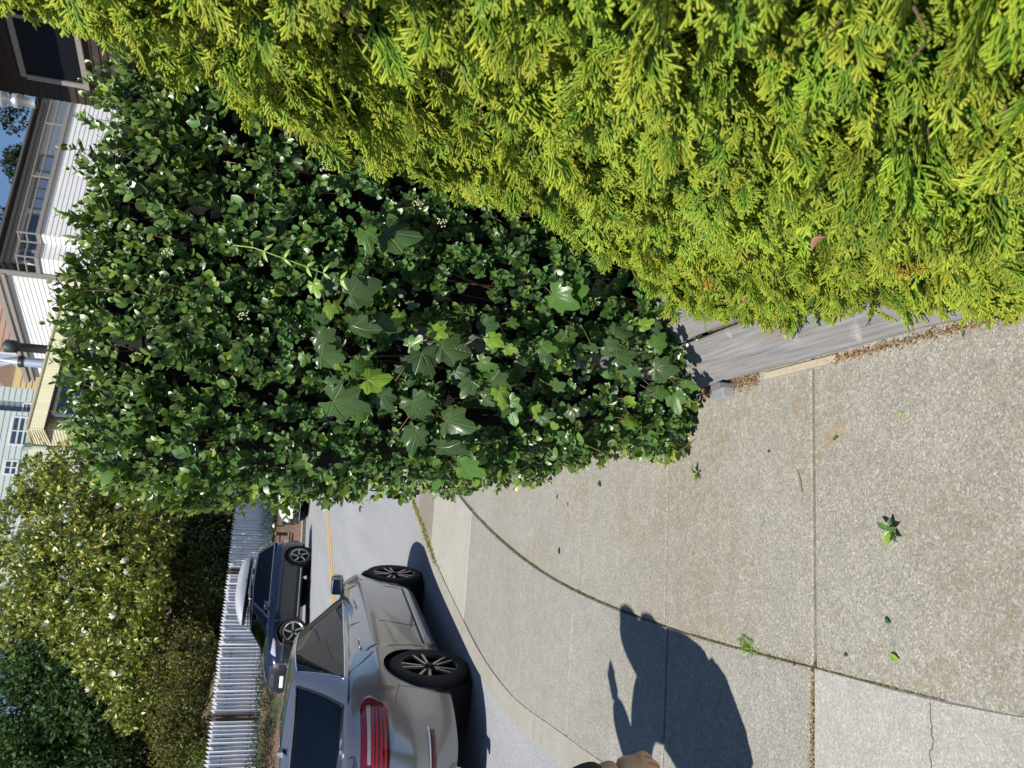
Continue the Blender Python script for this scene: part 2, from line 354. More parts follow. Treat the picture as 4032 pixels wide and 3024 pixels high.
tuft = thing('grass_tuft', 'small bright green grass tuft in the long footpath joint', 'grass tuft', (-.745, 2.12, KH))
obj('blade', blades(260, lambda n: np.stack([rng.normal(0, .014, n), rng.normal(0, .022, n), np.full(n, -.004)], -1), .015, 0, [(.12, .24, .03), (.18, .30, .05), (.22, .30, .07)], 'blade', M['leaf_matte'], .35), tuft)['kind'] = 'stuff'
def kerbmoss(n):
    y = np.where(rng.random(n) < .6, rng.normal(8.25, .35, n), rng.normal(9.3, .3, n)); return np.stack([kerb_x(y) + .155 + rng.normal(0, .022, n), y, KH + 0 * y], -1)
tag(obj('kerb_weeds', blades(1500, kerbmoss, .03, 0, [(.25, .26, .08), (.33, .30, .12), (.16, .2, .06)], 'kerb_weeds', M['leaf_matte'], .7)), 'dry yellow weeds along the kerb beyond the pale slab', 'weeds', kind='stuff')
# ================================================================ foliage tools
def frames(d, roll):
    """orthonormal frames: columns = side, along, normal; d: (N,3) directions, roll: (N,) turn about d"""
    d = d / np.linalg.norm(d, axis=1)[:, None]; ref = np.tile([0., 0, 1], (len(d), 1)); ref[np.abs(d[:, 2]) > .95] = [1, 0, 0]
    s = np.cross(d, ref); s /= np.linalg.norm(s, axis=1)[:, None]; n = np.cross(s, d)
    c, q = np.cos(roll)[:, None], np.sin(roll)[:, None]
    return np.stack([s * c + n * q, d, n * c - s * q], -1)
def frames_n(d, n):
    """frames with a wished normal"""
    d = d / np.linalg.norm(d, axis=1)[:, None]; s = np.cross(d, n); s /= np.linalg.norm(s, axis=1)[:, None] + 1e-9
    return np.stack([s, d, np.cross(s, d)], -1)
def scatter(PV, PF, Fr, pos, sc):
    V = np.einsum('nij,vj->nvi', Fr, PV) * sc[:, None, None] + pos[:, None, :]
    F = (PF[None] + (np.arange(len(pos)) * len(PV))[:, None, None]).reshape(-1, PF.shape[1])
    return V.reshape(-1, 3), F
def leaf_proto(wd=.5, n=4, fold=.18, curl=.12, ob=.85, rd=.8):
    """unit-length leaf along +y, folded on its midrib"""
    V = []; F = []
    ts = np.linspace(0, 1, n + 1)
    for t in ts:
        hw = wd / 2 * (math.sin(math.pi * t ** ob) ** rd if 0 < t < 1 else 0.02); z = -curl * (t - .3) ** 2
        V += [(-hw, t, z + hw * fold * 2), (0, t, z), (hw, t, z + hw * fold * 2)]
    for i in range(n):
        a = i * 3; F += [(a, a + 1, a + 4, a + 3), (a + 1, a + 2, a + 5, a + 4)]
    return np.array(V), np.array(F)
def wob(p, f=3.0, seed=0.0):
    return np.sin(p[..., 0] * f * 1.3 + seed) * np.sin(p[..., 1] * f + 1.7 * seed + 1) + np.sin(p[..., 2] * f * 1.15 + .7 + seed) * np.sin((p[..., 0] + p[..., 1]) * f * .8 + 2 * seed)

# ================================================================ golden arborvitae beside the camera
def bend(tz, tx): return lambda z: np.interp(z, tz, tx)
th_x = bend([.10, .2, .5, .8, 1.1, 1.35, 1.6, 1.8, 2.1, 2.5, 2.75], [.25, .235, .26, .30, .37, .405, .44, .465, .52, .72, 1.05])
th_end = bend([.1, .21, .49, .84, 1.1, 1.35, 1.6, 1.8, 2.1, 2.5, 2.8], [2.25, 2.22, 2.15, 1.98, 1.88, 1.75, 1.65, 1.60, 1.55, 1.35, 1.1])
def spray_proto(seed, L=1.0):
    """flat fan of scale-leaved branchlets, unit length along +y in the x-y plane"""
    r = random.Random(seed); V = []; F = []; Cl = []
    def lobe(p, q, w0, w1, c0, c1):
        p, q = Vector(p), Vector(q); d = (q - p).normalized(); s = d.cross(Vector((0, 0, 1))).normalized(); u = Vector((0, 0, 1))
        b = len(V); m = p.lerp(q, .86); tp = q
        for c, wd, cc in ((p, w0, c0), (m, w1, (c0 + 2 * c1) / 3)):
            V.extend([c - s * wd, c + s * wd, c + u * wd * .55]); Cl.extend([cc] * 3)
        V.append(tp); Cl.append(c1)
        F.extend([(b, b + 1, b + 4), (b, b + 4, b + 3), (b + 1, b + 2, b + 5), (b + 1, b + 5, b + 4), (b + 2, b, b + 3), (b + 2, b + 3, b + 5), (b + 3, b + 4, b + 6), (b + 4, b + 5, b + 6), (b + 5, b + 3, b + 6)])
    W = .0215
    def branch(p, ang, ln, depth, c0):
        n = max(2, int(ln / .072)) if depth < 2 else 1
        bendc = r.uniform(-.25, .25); q = Vector(p); a = ang; side = r.choice((-1, 1))
        for i in range(n):
            a += bendc / n; st = ln / n; z = r.uniform(-.012, .012)
            q2 = q + Vector((math.sin(a) * st, math.cos(a) * st, z))
            f = i / n; c1 = c0 + (1 - c0) * (i + 1) / n * (.75 if depth == 0 else 1)
            lobe(q, q2 + (q2 - q) * .15, W * (.9 - .1 * f) * (1.0 if depth else .9), W * (1.05 - .1 * f), c0 + (c1 - c0) * .3, c1)
            if depth < 2 and i < n - 0:
                side = -side
                sl = ln * (.62 - .42 * f) * r.uniform(.75, 1.15) if depth == 0 else ln * (.55 - .3 * f) * r.uniform(.6, 1.2)
                if sl > .075: branch(q2 if i < n - 1 else q, a + side * r.uniform(.42, .68), sl, depth + 1, c1 * .8)
            q = q2
    branch((0, 0, 0), 0, 1.0, 0, 0.0)
    V = np.array([tuple(v) for v in V]); V[:, 2] += -.18 * V[:, 1] ** 2 - .25 * V[:, 0] ** 2
    return V, np.array(F), np.array(Cl)
SPR = [spray_proto(s) for s in range(8)]
th = thing('arborvitae', 'golden green arborvitae hedge with flat scaly sprays filling the right-hand side of the upright view', 'hedge', (.75, 1.1, .15))
off = np.array([.75, 1.1, .15])
def thuja_pts(n, ylo, yhi):
    z = rng.uniform(.10, 2.72, n); e = th_end(z); y = rng.uniform(ylo, yhi, n)
    ok = y < e + .0; z, y, e = z[ok], y[ok], e[ok]
    x = th_x(z)
    # round the far end away
    k = np.clip((y - (e - .30)) / .30, 0, 1); x = x + 0.10 * k ** 3
    P = np.stack([x, y, z], -1); N = np.stack([-np.ones(len(z)), .15 + 1.1 * k ** 2, .28 + 0 * z], -1)
    return P, N / np.linalg.norm(N, axis=1)[:, None]
def thuja_end(n):
    z = rng.uniform(.15, 2.6, n); x = th_x(z) + .08 + rng.uniform(0, 1, n) ** 1.3 * 1.0; y = th_end(z) - .12 * (x - th_x(z)) ** 2
    P = np.stack([x, y, z], -1); N = np.tile([-.35, 1, .25], (n, 1)) + 0 * P; return P, N / np.linalg.norm(N, axis=1)[:, None]
Pa, Na = thuja_pts(7600, .42, 2.35); Pb, Nb = thuja_pts(900, -1.3, .42); Pc, Nc = thuja_end(700)
P = np.concatenate([Pa, Pb, Pc]); N = np.concatenate([Na, Nb, Nc]); n = len(P)
# sprays stand together in fronds: proud in the middle, open and dark between
fc, _ = thuja_pts(1100, -1.3, 2.4); fc2, _ = thuja_end(90); fc = np.concatenate([fc, fc2])
dist = np.full(n, 9.0); near_i = np.zeros(n, int)
for a in range(0, n, 1000):
    D = np.linalg.norm(P[a:a + 1000, None, :] - fc[None], axis=2); near_i[a:a + 1000] = D.argmin(1); dist[a:a + 1000] = D.min(1)
lump = .052 * np.exp(-(dist / .038) ** 2) - .024 + wob(P, 6.0, .4) * .022
away = (P - fc[near_i]) / .05
dirs = N + np.array([0, -.10, -.62]) + rng.normal(0, .25, (n, 3)) + .28 * np.stack([0 * lump, wob(P, 6.0, 3.3), wob(P, 5.0, 5.1)], -1) + .42 * away
dirs /= np.linalg.norm(dirs, axis=1)[:, None]
size = rng.uniform(.058, .108, n)
root = P + N * (lump - .012 - rng.uniform(0, .045, n) ** 1.0)[:, None] - dirs * size[:, None] * .80
near = np.linalg.norm(P - np.array([0, 0, 1.5]), axis=1)
vis = (P[:, 1] > .55) & (P[:, 1] < 2.1) & (lump > -.01)
score = np.where(vis, near - lump * 6, 99); single = np.zeros(n, bool); single[np.argsort(score)[:300]] = True
base_c = np.array([.016, .055, .006]); mid_c = np.array([.105, .215, .014]); tip_c = np.array([.39, .455, .042])  # golden-tipped foliage; the dark bases also paint shade between sprays
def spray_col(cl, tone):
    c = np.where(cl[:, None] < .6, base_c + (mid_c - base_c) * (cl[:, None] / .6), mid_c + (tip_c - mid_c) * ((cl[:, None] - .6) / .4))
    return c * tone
roll = rng.normal(0, 1.1, n) + np.where(rng.random(n) < .5, 0, math.pi / 2)
pm = []
for k in range(8):
    v, f_, cl = SPR[k]
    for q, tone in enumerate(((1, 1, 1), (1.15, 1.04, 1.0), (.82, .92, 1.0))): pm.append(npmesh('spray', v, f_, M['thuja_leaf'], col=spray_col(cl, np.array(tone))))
src = {}
for j_, i in enumerate(np.where(single)[0]):
    o = obj('spray', pm[j_ % len(pm)], th); src.setdefault((j_ % len(pm)) // 3, o); Fr = frames(dirs[i:i + 1], roll[i:i + 1])[0] * size[i]
    m = Matrix(((*Fr[0], root[i][0] - off[0]), (*Fr[1], root[i][1] - off[1]), (*Fr[2], root[i][2] - off[2]), (0, 0, 0, 1)))
    o.matrix_local = m
# the innumerable rest: one part, the same sprays set on points
rest = np.where(~single)[0]; m_ = len(rest)
pme = npmesh('foliage', root[rest] - off, np.zeros((0, 3), int)); Q = np.zeros((m_, 4), np.float32); FrR = frames(dirs[rest], roll[rest])
for i in range(m_): Q[i] = Matrix(FrR[i].tolist()).to_quaternion()[:]
pme.attributes.new('rot', 'QUATERNION', 'POINT').data.foreach_set('value', Q.ravel())
pme.attributes.new('scl', 'FLOAT', 'POINT').data.foreach_set('value', size[rest].astype(np.float32))
pme.attributes.new('pick', 'INT', 'POINT').data.foreach_set('value', (np.arange(m_) % 8).astype(np.int32))
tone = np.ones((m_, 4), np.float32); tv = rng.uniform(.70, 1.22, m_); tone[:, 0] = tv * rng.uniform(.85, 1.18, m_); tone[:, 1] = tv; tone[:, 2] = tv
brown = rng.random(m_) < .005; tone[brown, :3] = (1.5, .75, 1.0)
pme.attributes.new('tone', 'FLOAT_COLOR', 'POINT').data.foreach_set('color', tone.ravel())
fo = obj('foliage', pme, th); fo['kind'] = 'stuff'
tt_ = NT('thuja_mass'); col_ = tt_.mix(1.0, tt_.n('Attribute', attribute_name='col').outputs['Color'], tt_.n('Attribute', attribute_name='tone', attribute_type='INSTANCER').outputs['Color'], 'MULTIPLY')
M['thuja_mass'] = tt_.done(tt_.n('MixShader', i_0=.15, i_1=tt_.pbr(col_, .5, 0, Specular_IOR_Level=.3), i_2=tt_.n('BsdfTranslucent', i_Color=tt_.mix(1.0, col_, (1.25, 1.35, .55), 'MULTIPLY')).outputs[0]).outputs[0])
gn = bpy.data.node_groups.new('sprays_on_points', 'GeometryNodeTree'); gn.interface.new_socket('Geometry', in_out='INPUT', socket_type='NodeSocketGeometry'); gn.interface.new_socket('Geometry', in_out='OUTPUT', socket_type='NodeSocketGeometry')
N_ = gn.nodes.new; K_ = gn.links.new; gi = N_('NodeGroupInput'); go = N_('NodeGroupOutput'); mp = N_('GeometryNodeMeshToPoints'); ip_ = N_('GeometryNodeInstanceOnPoints'); jg = N_('GeometryNodeJoinGeometry'); smn = N_('GeometryNodeSetMaterial')
K_(gi.outputs[0], mp.inputs[0]); K_(mp.outputs[0], ip_.inputs['Points']); ip_.inputs['Pick Instance'].default_value = True
for k in range(8):
    oi = N_('GeometryNodeObjectInfo'); oi.transform_space = 'ORIGINAL'; oi.inputs['Object'].default_value = src[k]; oi.inputs['As Instance'].default_value = True; K_(oi.outputs['Geometry'], jg.inputs[0])
K_(jg.outputs[0], ip_.inputs['Instance'])
def nattr(nm, ty):
    a_ = N_('GeometryNodeInputNamedAttribute'); a_.data_type = ty; a_.inputs['Name'].default_value = nm; return [o_ for o_ in a_.outputs if o_.enabled][0]
K_(nattr('rot', 'QUATERNION'), ip_.inputs['Rotation']); K_(nattr('scl', 'FLOAT'), ip_.inputs['Scale']); K_(nattr('pick', 'INT'), ip_.inputs['Instance Index'])
smn.inputs['Material'].default_value = M['thuja_mass']; K_(ip_.outputs[0], smn.inputs['Geometry']); K_(smn.outputs[0], go.inputs[0])
fo.modifiers.new('sprays', 'NODES').node_group = gn
# near-black core sheet painted as inner shade, then the inner twigs
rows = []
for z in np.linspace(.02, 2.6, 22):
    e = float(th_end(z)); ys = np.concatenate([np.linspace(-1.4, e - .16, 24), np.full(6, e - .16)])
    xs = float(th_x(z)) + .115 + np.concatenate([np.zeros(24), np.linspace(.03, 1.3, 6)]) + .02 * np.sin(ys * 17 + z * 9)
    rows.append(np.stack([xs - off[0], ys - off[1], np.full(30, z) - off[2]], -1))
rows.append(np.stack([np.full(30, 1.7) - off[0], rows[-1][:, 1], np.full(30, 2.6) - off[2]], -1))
Geo().grid(rows).build('shade_core', M['dark_core'], th, smooth=True)
g = Geo()
for i in range(420):
    y = rng.uniform(.4, 2.1); z = rng.uniform(.2, 2.4)
    if y > th_end(z) - .1: continue
    a = Vector((float(th_x(z)) + .13, y, z)) - Vector(off); d = Vector((-1, rng.normal(0, .4), rng.normal(.0, .5))).normalized()
    g.tube([a, a + d * .06, a + d * .11 + Vector((0, 0, rng.normal(0, .012)))], [.003, .0022, .0012], 4)
g.build('twigs', M['twig'], th)['kind'] = 'stuff'
# a few dead brown leaves caught in it
lv, lf = leaf_proto(.55, 5, .35, .5)
dm = npmesh('dead_leaf', lv, lf, plain('dead_leaf', (.36, .19, .11), .7, var=.35, scale=40), smooth=True)
for (x, y, z, s, a) in ((.345, 1.0, .80, .036, .3), (.31, 1.5, .62, .02, .9)):
    x = float(th_x(z)) - .035
    o = obj('dead_leaf', dm, th); o.location = Vector((x, y, z)) - Vector(off); o.rotation_euler = (a, 1.2, a * 2); o.scale = (s, s, s)

# ================================================================ clipped privet hedge with ivy
pv_l = bend([.1, .15, .49, .99, 1.44, 1.72, 2.06, 2.22, 2.30, 2.36], [-.20, -.205, -.285, -.395, -.465, -.49, -.495, -.42, -.22, .1])
pv = thing('privet_hedge', 'clipped dark green glossy-leaved hedge standing at the footpath edge, ivy on its front', 'hedge', (.4, 3.0, .13))
offp = np.array([.4, 3.0, .13]); YF = 2.53
def face(n):
    z = rng.uniform(.16, 2.27, n); xl = pv_l(z); x = xl + (1.35 - xl) * rng.uniform(0, 1, n)
    k = np.clip(1 - (x - xl) / .16, 0, 1); y = YF + .13 * k ** 2.2 + .10 * np.clip((z - 2.0) / .3, 0, 1) ** 2
    N = np.stack([-1.2 * k ** 1.3, -np.ones(n), .15 + 1.0 * np.clip((z - 2.05) / .25, 0, 1)], -1)
    return np.stack([x, y, z], -1), N
def side(n):
    z = rng.uniform(.15, 2.2, n); y = rng.uniform(YF + .08, 3.5, n); return np.stack([pv_l(z) + .0 * y, y, z], -1), np.tile([-1., -.15, .15], (n, 1))
def topf(n):
    x = rng.uniform(-.3, 1.35, n); y = rng.uniform(YF + .05, 3.4, n); return np.stack([x, y, 2.32 - .05 - .08 * np.clip((x - .1) / .6, 0, 1) - .25 * np.clip((-.1 - x) / .25, 0, 1) ** 2], -1), np.tile([0, -.2, 1.], (n, 1))
sets = [face(2900), side(800), topf(560)]
TP = np.concatenate([s[0] for s in sets]); TN = np.concatenate([s[1] for s in sets]); nt_ = len(TP)
TN /= np.linalg.norm(TN, axis=1)[:, None]
# thin the lower middle, where ivy and the old post take over
gap = np.exp(-((TP[:, 0] - .06) / .17) ** 2) * np.clip((1.5 - TP[:, 2]) / .25, 0, 1) * np.clip((TP[:, 2] - .35) / .2, 0, 1) * (TP[:, 1] < 2.7)
keep = rng.random(nt_) > gap * .5; TP, TN = TP[keep], TN[keep]; nt_ = len(TP)
lump = wob(TP, 6, 1.3) * .014 + wob(TP, 15, .2) * .012
tdir = TN + rng.normal(0, .40, (nt_, 3)) + np.array([0, 0, .32]) + np.array([0, 0, .8])[None] * np.clip((TP[:, 2:3] - 1.75) / .4, 0, 1); tdir /= np.linalg.norm(tdir, axis=1)[:, None]
tlen = rng.uniform(.06, .13, nt_) * np.where(TP[:, 2] > 2.0, .95, 1.0)
t0 = TP + TN * (lump - rng.uniform(.0, .062, nt_))[:, None] - tdir * tlen[:, None] * .7
LP = []; LD = []; LN = []; LS = []; LC = []
g = Geo()
for i in range(nt_):
    m = max(2, int(tlen[i] / .020)); fr = frames(tdir[i:i + 1], rng.uniform(0, 6.28, 1))[0]; sz = rng.uniform(.024, .041)
    if rng.random() < .10: sz *= 1.35
    tone = rng.uniform(.6, 1.25); yl = rng.random() ** 3
    for j in range(m):
        f = (j + 1) / m; p = t0[i] + tdir[i] * tlen[i] * f
        for s_ in (-1, 1):
            a = fr[:, 0] if j % 2 else fr[:, 2]
            d = a * s_ * (1.0 - .35 * f) + tdir[i] * (.45 + .75 * f) + rng.normal(0, .18, 3)
            nn = tdir[i] * (.7 - .4 * f) - a * s_ * .35 + TN[i] * 1.0 + np.array([-.15, -.1, .25]) + rng.normal(0, .25, 3)
            LP.append(p); LD.append(d); LN.append(nn); LS.append(sz * rng.uniform(.75, 1.25) * (1.0 - .35 * max(0, f - .7) / .3))
            young_lit = min(1, max(0, f - .6) / .4 * yl + .55 * min(1, max(0, (TP[i, 2] - 1.6) / .6)) * rng.random() + (.6 if TN[i, 0] < -.5 else 0) * rng.random())  # yellower tips and top; left side also yellowed as painted sunlight
            LC.append((np.array([.068, .148, .036]) * (1 - young_lit) + np.array([.21, .28, .04]) * young_lit) * tone * rng.uniform(.8, 1.2))
    if i % 2 == 0: e = t0[i] + tdir[i] * tlen[i]; g.tube([t0[i] - tdir[i] * .05 - offp, e - offp], [.0018, .0009], 3, False)
LP, LD, LN, LS, LC = map(np.array, (LP, LD, LN, LS, LC))
Fr = frames_n(LD, LN); nl = len(LP)
score = np.where((LP[:, 1] < 2.54) & (LP[:, 2] > .3) & (LP[:, 0] > -.38) & (LP[:, 0] < .75) & (Fr[:, 1, 2] < -.35), LS, 0); single = np.zeros(nl, bool); single[np.argsort(-score)[:300]] = True
protos = [leaf_proto(w_, 5, fo, cu, .95, .62) for w_, fo, cu in ((.60, .10, .15), (.70, .06, .22), (.54, .15, .1))]
AV = []; AF = []; AC = []; nb = 0
for k in range(3):
    idx = np.where((np.arange(nl) % 3 == k) & ~single)[0]
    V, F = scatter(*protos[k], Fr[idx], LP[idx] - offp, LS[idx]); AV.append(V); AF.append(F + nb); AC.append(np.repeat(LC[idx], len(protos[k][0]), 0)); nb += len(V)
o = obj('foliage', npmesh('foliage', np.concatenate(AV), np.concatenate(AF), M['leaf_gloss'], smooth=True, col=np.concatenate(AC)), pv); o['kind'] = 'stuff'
pm = [npmesh('leaf', *p_, M['privet_leaf'], smooth=True) for p_ in protos]
for i in np.where(single)[0]:
    o = obj('leaf', pm[i % 3], pv); A = Fr[i] * LS[i]; q = LP[i] - offp
    o.matrix_local = Matrix(((*A[0], q[0]), (*A[1], q[1]), (*A[2], q[2]), (0, 0, 0, 1)))
g.build('twigs', M['twig'], pv)['kind'] = 'stuff'
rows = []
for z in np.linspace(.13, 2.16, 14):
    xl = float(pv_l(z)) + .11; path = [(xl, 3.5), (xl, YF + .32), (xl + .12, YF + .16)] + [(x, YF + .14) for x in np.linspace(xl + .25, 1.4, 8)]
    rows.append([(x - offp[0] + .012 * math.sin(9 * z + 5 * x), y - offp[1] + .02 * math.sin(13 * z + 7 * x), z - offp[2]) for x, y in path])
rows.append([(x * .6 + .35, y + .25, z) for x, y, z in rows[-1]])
Geo().grid(rows).build('shade_core', M['dark_core'], pv, smooth=True)  # near-black sheet, painted shade behind the leaves
# upright stems seen between the leaves
g = Geo()
for i in range(26):
    z0 = rng.uniform(.13, 1.5); x = rng.uniform(float(pv_l(z0)) + .25, 1.1); d = Vector((rng.normal(0, .12), rng.normal(-.05, .1), 1)).normalized()
    a = Vector((x, YF + rng.uniform(.08, .13), z0)) - Vector(offp); g.tube([a, a + d * .25 + Vector((rng.normal(0, .02), 0, 0)), a + d * rng.uniform(.4, .6)], [.004, .003, .0015], 5)
g.build('stems', M['twig'], pv, smooth=True)['kind'] = 'stuff'
# one long pale shoot hanging out of the face
sp = [Vector(q) - Vector(offp) for q in ((.335, 2.44, 1.78), (.330, 2.40, 1.72), (.305, 2.385, 1.62), (.285, 2.38, 1.54), (.262, 2.375, 1.455))]
sh_m = plain('pale_shoot', (.26, .36, .08), .5); sho = Geo().tube(sp, [.0022, .002, .0018, .0015, .001], 5).build('shoot', sh_m, pv, smooth=True); shl = npmesh('shoot_leaf', *leaf_proto(.30, 4, .25, .3), sh_m, smooth=True)
for k, (i, f) in enumerate(((1, .3), (1, .9), (2, .7), (3, .3), (3, .9))):
    q = sp[i].lerp(sp[i + 1], f)
    for sd in (-1, 1):
        A = frames_n(np.array([[sd * .8, -.25, -.55 + rng.normal(0, .2)]]), np.array([[-.2, -.9, .5]]))[0] * rng.uniform(.026, .04); o = obj('shoot_leaf', shl, sho); o.matrix_local = Matrix(((*A[0], q.x), (*A[1], q.y), (*A[2], q.z), (0, 0, 0, 1)))
# pale flower spikes of the privet
fm = plain('privet_flower', (.55, .52, .33), .7)
for (x, z) in ((.55, 1.22), (.50, 1.14), (.30, 1.95), (.13, 1.72), (.62, 1.52)):
    g = Geo()
    for k in range(16):
        q = Vector((rng.normal(0, .008), rng.normal(0, .006), k * .002)); g.box(q, (.004, .004, .004), Matrix.Rotation(k, 3, 'X'))
    o = g.build('flower', fm, pv); o.location = Vector((x, YF - .04, z)) - Vector(offp)

# ---------------------------------------------------------------- ivy
IVY = [(0.229,2.4,1.429,0.132,-20,0),(0.135,2.4,1.413,0.126,10,0),(0.091,2.4,1.51,0.096,20,0),(0.033,2.4,1.499,0.096,0,0),(0.001,2.4,1.4,0.09,-20,1),(-0.029,2.4,1.353,0.102,0,2),(-0.105,2.4,1.448,0.163,25,0),(0.089,2.4,1.231,0.072,-40,1),(0.073,2.4,1.192,0.12,60,0),(0.096,2.4,1.13,0.126,10,0),(-0.081,2.4,1.203,0.132,40,0),(0.141,2.4,0.979,0.066,20,2),(0.112,2.4,0.921,0.054,0,2),(0.063,2.4,0.996,0.078,30,1),(0.007,2.4,0.96,0.102,30,0),(-0.026,2.4,0.932,0.078,60,2),(-0.058,2.4,0.892,0.108,60,1),(-0.004,2.4,1.025,0.078,120,0),(-0.139,2.4,1.09,0.132,10,0),(-0.175,2.4,1.186,0.102,90,0),(-0.222,2.4,1.106,0.126,20,0),(-0.28,2.4,1.023,0.108,10,1),(0.424,2.4,1.4,0.09,80,1),(0.434,2.4,1.334,0.15,-10,0),(0.237,2.4,1.504,0.078,-60,0),(0.131,2.4,0.792,0.072,10,1),(0.182,2.4,0.709,0.102,70,1),(0.301,2.4,0.784,0.12,30,1),(0.316,2.4,0.709,0.108,-40,1),(0.003,2.4,0.748,0.066,-30,0),(0.186,2.48,0.983,0.09,0,3),(-0.101,2.48,0.764,0.072,0,3),(0.028,2.48,1.241,0.084,30,3),(0.154,2.48,1.329,0.108,10,3),(-0.064,2.48,0.997,0.096,40,3),(-0.072,2.48,1.297,0.09,60,3),(0.14,2.48,1.51,0.072,-30,3),(0.026,2.48,1.067,0.09,40,3),(0.073,2.48,0.839,0.072,70,3),(0.146,2.4,1.158,0.066,20,2),(0.196,2.36,0.557,0.088,-20,0),(0.156,2.36,0.582,0.078,10,0),(0.122,2.36,0.55,0.088,-10,0),(0.238,2.36,0.458,0.062,-30,2),(0.168,2.36,0.415,0.078,-70,1),(0.099,2.36,0.403,0.104,-5,0),(0.086,2.44,0.477,0.067,20,3),(0.018,2.36,0.4,0.062,0,1),(0.019,2.36,0.323,0.098,70,1),(0.132,2.36,0.447,0.047,0,0),(0.045,2.36,0.284,0.057,10,1)]
def ivy_mat(name, c, rough):
    t = NT(name); uv = t.n('SeparateXYZ', i_0=t.n('Attribute', attribute_name='leafuv').outputs['Vector'])
    x, y = uv.outputs[0], uv.outputs[1]; r_ = t.math('SQRT', t.math('ADD', t.math('MULTIPLY', x, x), t.math('MULTIPLY', y, y)))
    a = t.math('ARCTAN2', x, y); best = None
    for ang in (0, .72, -.72, 1.5, -1.5):
        d = t.math('MULTIPLY', r_, t.math('ABSOLUTE', t.math('SINE', t.math('SUBTRACT', a, ang))))
        d = t.math('ADD', d, t.math('MULTIPLY', t.math('GREATER_THAN', t.math('ABSOLUTE', t.math('SUBTRACT', a, ang)), 1.2), 1.0))
        best = d if best is None else t.math('MINIMUM', best, d)
    vein = t.ramp(best, (0.006, 1.0), (0.022, 0.0))
    side_v = t.ramp(t.math('ABSOLUTE', t.math('SINE', t.math('ADD', t.math('MULTIPLY', r_, 24.0), t.math('MULTIPLY', best, 20.0)))), (0.0, .35), (.13, 0.0))
    vein = t.math('MAXIMUM', vein, side_v)
    base_ = t.mix(t.noise(t.gen(), 6, 3), tuple(k * .8 for k in c), tuple(k * 1.2 for k in c))
    base_ = t.mix(1.0, base_, t.ramp(t.n('ObjectInfo').outputs['Random'], (0, .8), (1, 1.25)), 'MULTIPLY')
    col = t.mix(t.math('MULTIPLY', vein, .22), base_, (.30, .38, .14))
    b = t.pbr(col, rough, 0, t.bump(t.math('SUBTRACT', 1.0, vein), .5, .02), Specular_IOR_Level=.4)
    tr = t.n('BsdfTranslucent', i_Color=t.mix(1.0, col, (1.4, 1.5, .5), 'MULTIPLY')).outputs[0]
    return t.done(t.n('MixShader', i_0=.16, i_1=b, i_2=tr).outputs[0])
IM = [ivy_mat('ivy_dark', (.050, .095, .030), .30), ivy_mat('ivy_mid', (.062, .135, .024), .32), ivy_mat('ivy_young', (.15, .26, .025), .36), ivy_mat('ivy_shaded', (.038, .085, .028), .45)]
def ivy_proto(seed):
    r = random.Random(seed); tips = [(0, 1.0), (.74 + r.uniform(-.08, .08), r.uniform(.64, .76)), (1.50 + r.uniform(-.1, .1), r.uniform(.50, .60)), (2.3, .42)]
    k = r.uniform(.3, .56); cx_, cy_, tw_ = r.uniform(-.1, .45), r.uniform(-.05, .35), r.uniform(-.25, .25)
    full = [(-a, l) for a, l in tips[::-1]][:-1] + tips
    pts = []
    for i, (a, l) in enumerate(full):
        pts.append((a - .22, l * .86)); pts.append((a, l)); pts.append((a + .22, l * .86))
        if i < len(full) - 1:
            a2, l2 = full[i + 1]; pts.append(((a + a2) / 2, (.35 * l + .65 * min(l, l2)) * (.72 + k * .28)))
    pts = [(2.75 + .0, .10)] and pts
    V = [(0, 0, 0)]; UV = [(0, 0)]
    for fr in (.5, 1.0):
        for a, l in pts:
            x, y = math.sin(a) * l * fr, math.cos(a) * l * fr
            ridge = math.cos(a * 4.2) * .02 * fr; z = -cx_ * (x * x) - cy_ * max(0, y) ** 2 * fr + ridge * 1.6 + .08 * (1 - fr) + r.uniform(-.02, .02) + tw_ * x * y
            V.append((x, y, z)); UV.append((x, y))
    m = len(pts); F = [(0, 1 + i + 1, 1 + i) for i in range(m - 1)] + [(1 + i, 2 + i, 1 + m + i + 1, 1 + m + i) for i in range(m - 1)]
    return np.array(V), F, np.array(UV)
_r = np.random.default_rng(5)
for _k in range(34):
    _z = _r.uniform(.35, 1.62); IVY.append((_r.normal(.06 - .06 * (_z - 1), .15), 2.42 + _r.uniform(-.02, .06), _z, _r.uniform(.038, .07), _r.uniform(-60, 120), int(_r.choice([0, 1, 1, 3, 3, 2]))))
iv = thing('ivy', 'large-leaved trailing ivy climbing the hedge front beside the old timber post', 'ivy', (.05, 2.5, .13))
ip = {}
g = Geo()
for i, (x, y, z, s, a, c) in enumerate(IVY):
    key = (i % 9, c)
    if key not in ip:
        v, f_, uv = ivy_proto(i % 9); ip[key] = npmesh('leaf', v, f_, IM[c], smooth=True, uv=uv)
    o = obj('leaf', ip[key], iv)
    a_ = R(a); tip = np.array([[-math.sin(a_), -.12, -math.cos(a_)]]) + rng.normal(0, .12, (1, 3))
    nrm = np.array([[-.30, -1.0, .38]]) + rng.normal(0, .45, (1, 3))
    tip[0, 1] += (-nrm[0, 0] * tip[0, 0] - nrm[0, 2] * tip[0, 2]) / nrm[0, 1] * .6
    A = frames_n(tip, nrm)[0] * s * .80; q = np.array([x, y + .03 + rng.normal(0, .015), z]) - np.array([.05, 2.5, .13])
    o.matrix_local = Matrix(((*A[0], q[0]), (*A[1], q[1]), (*A[2], q[2]), (0, 0, 0, 1)))
    q = Vector(q); g.tube([q, q + Vector((rng.normal(0, .02), .04, .02)), q + Vector((rng.normal(0, .04), .10, rng.normal(0, .05)))], [.0013, .0014, .0016], 4)
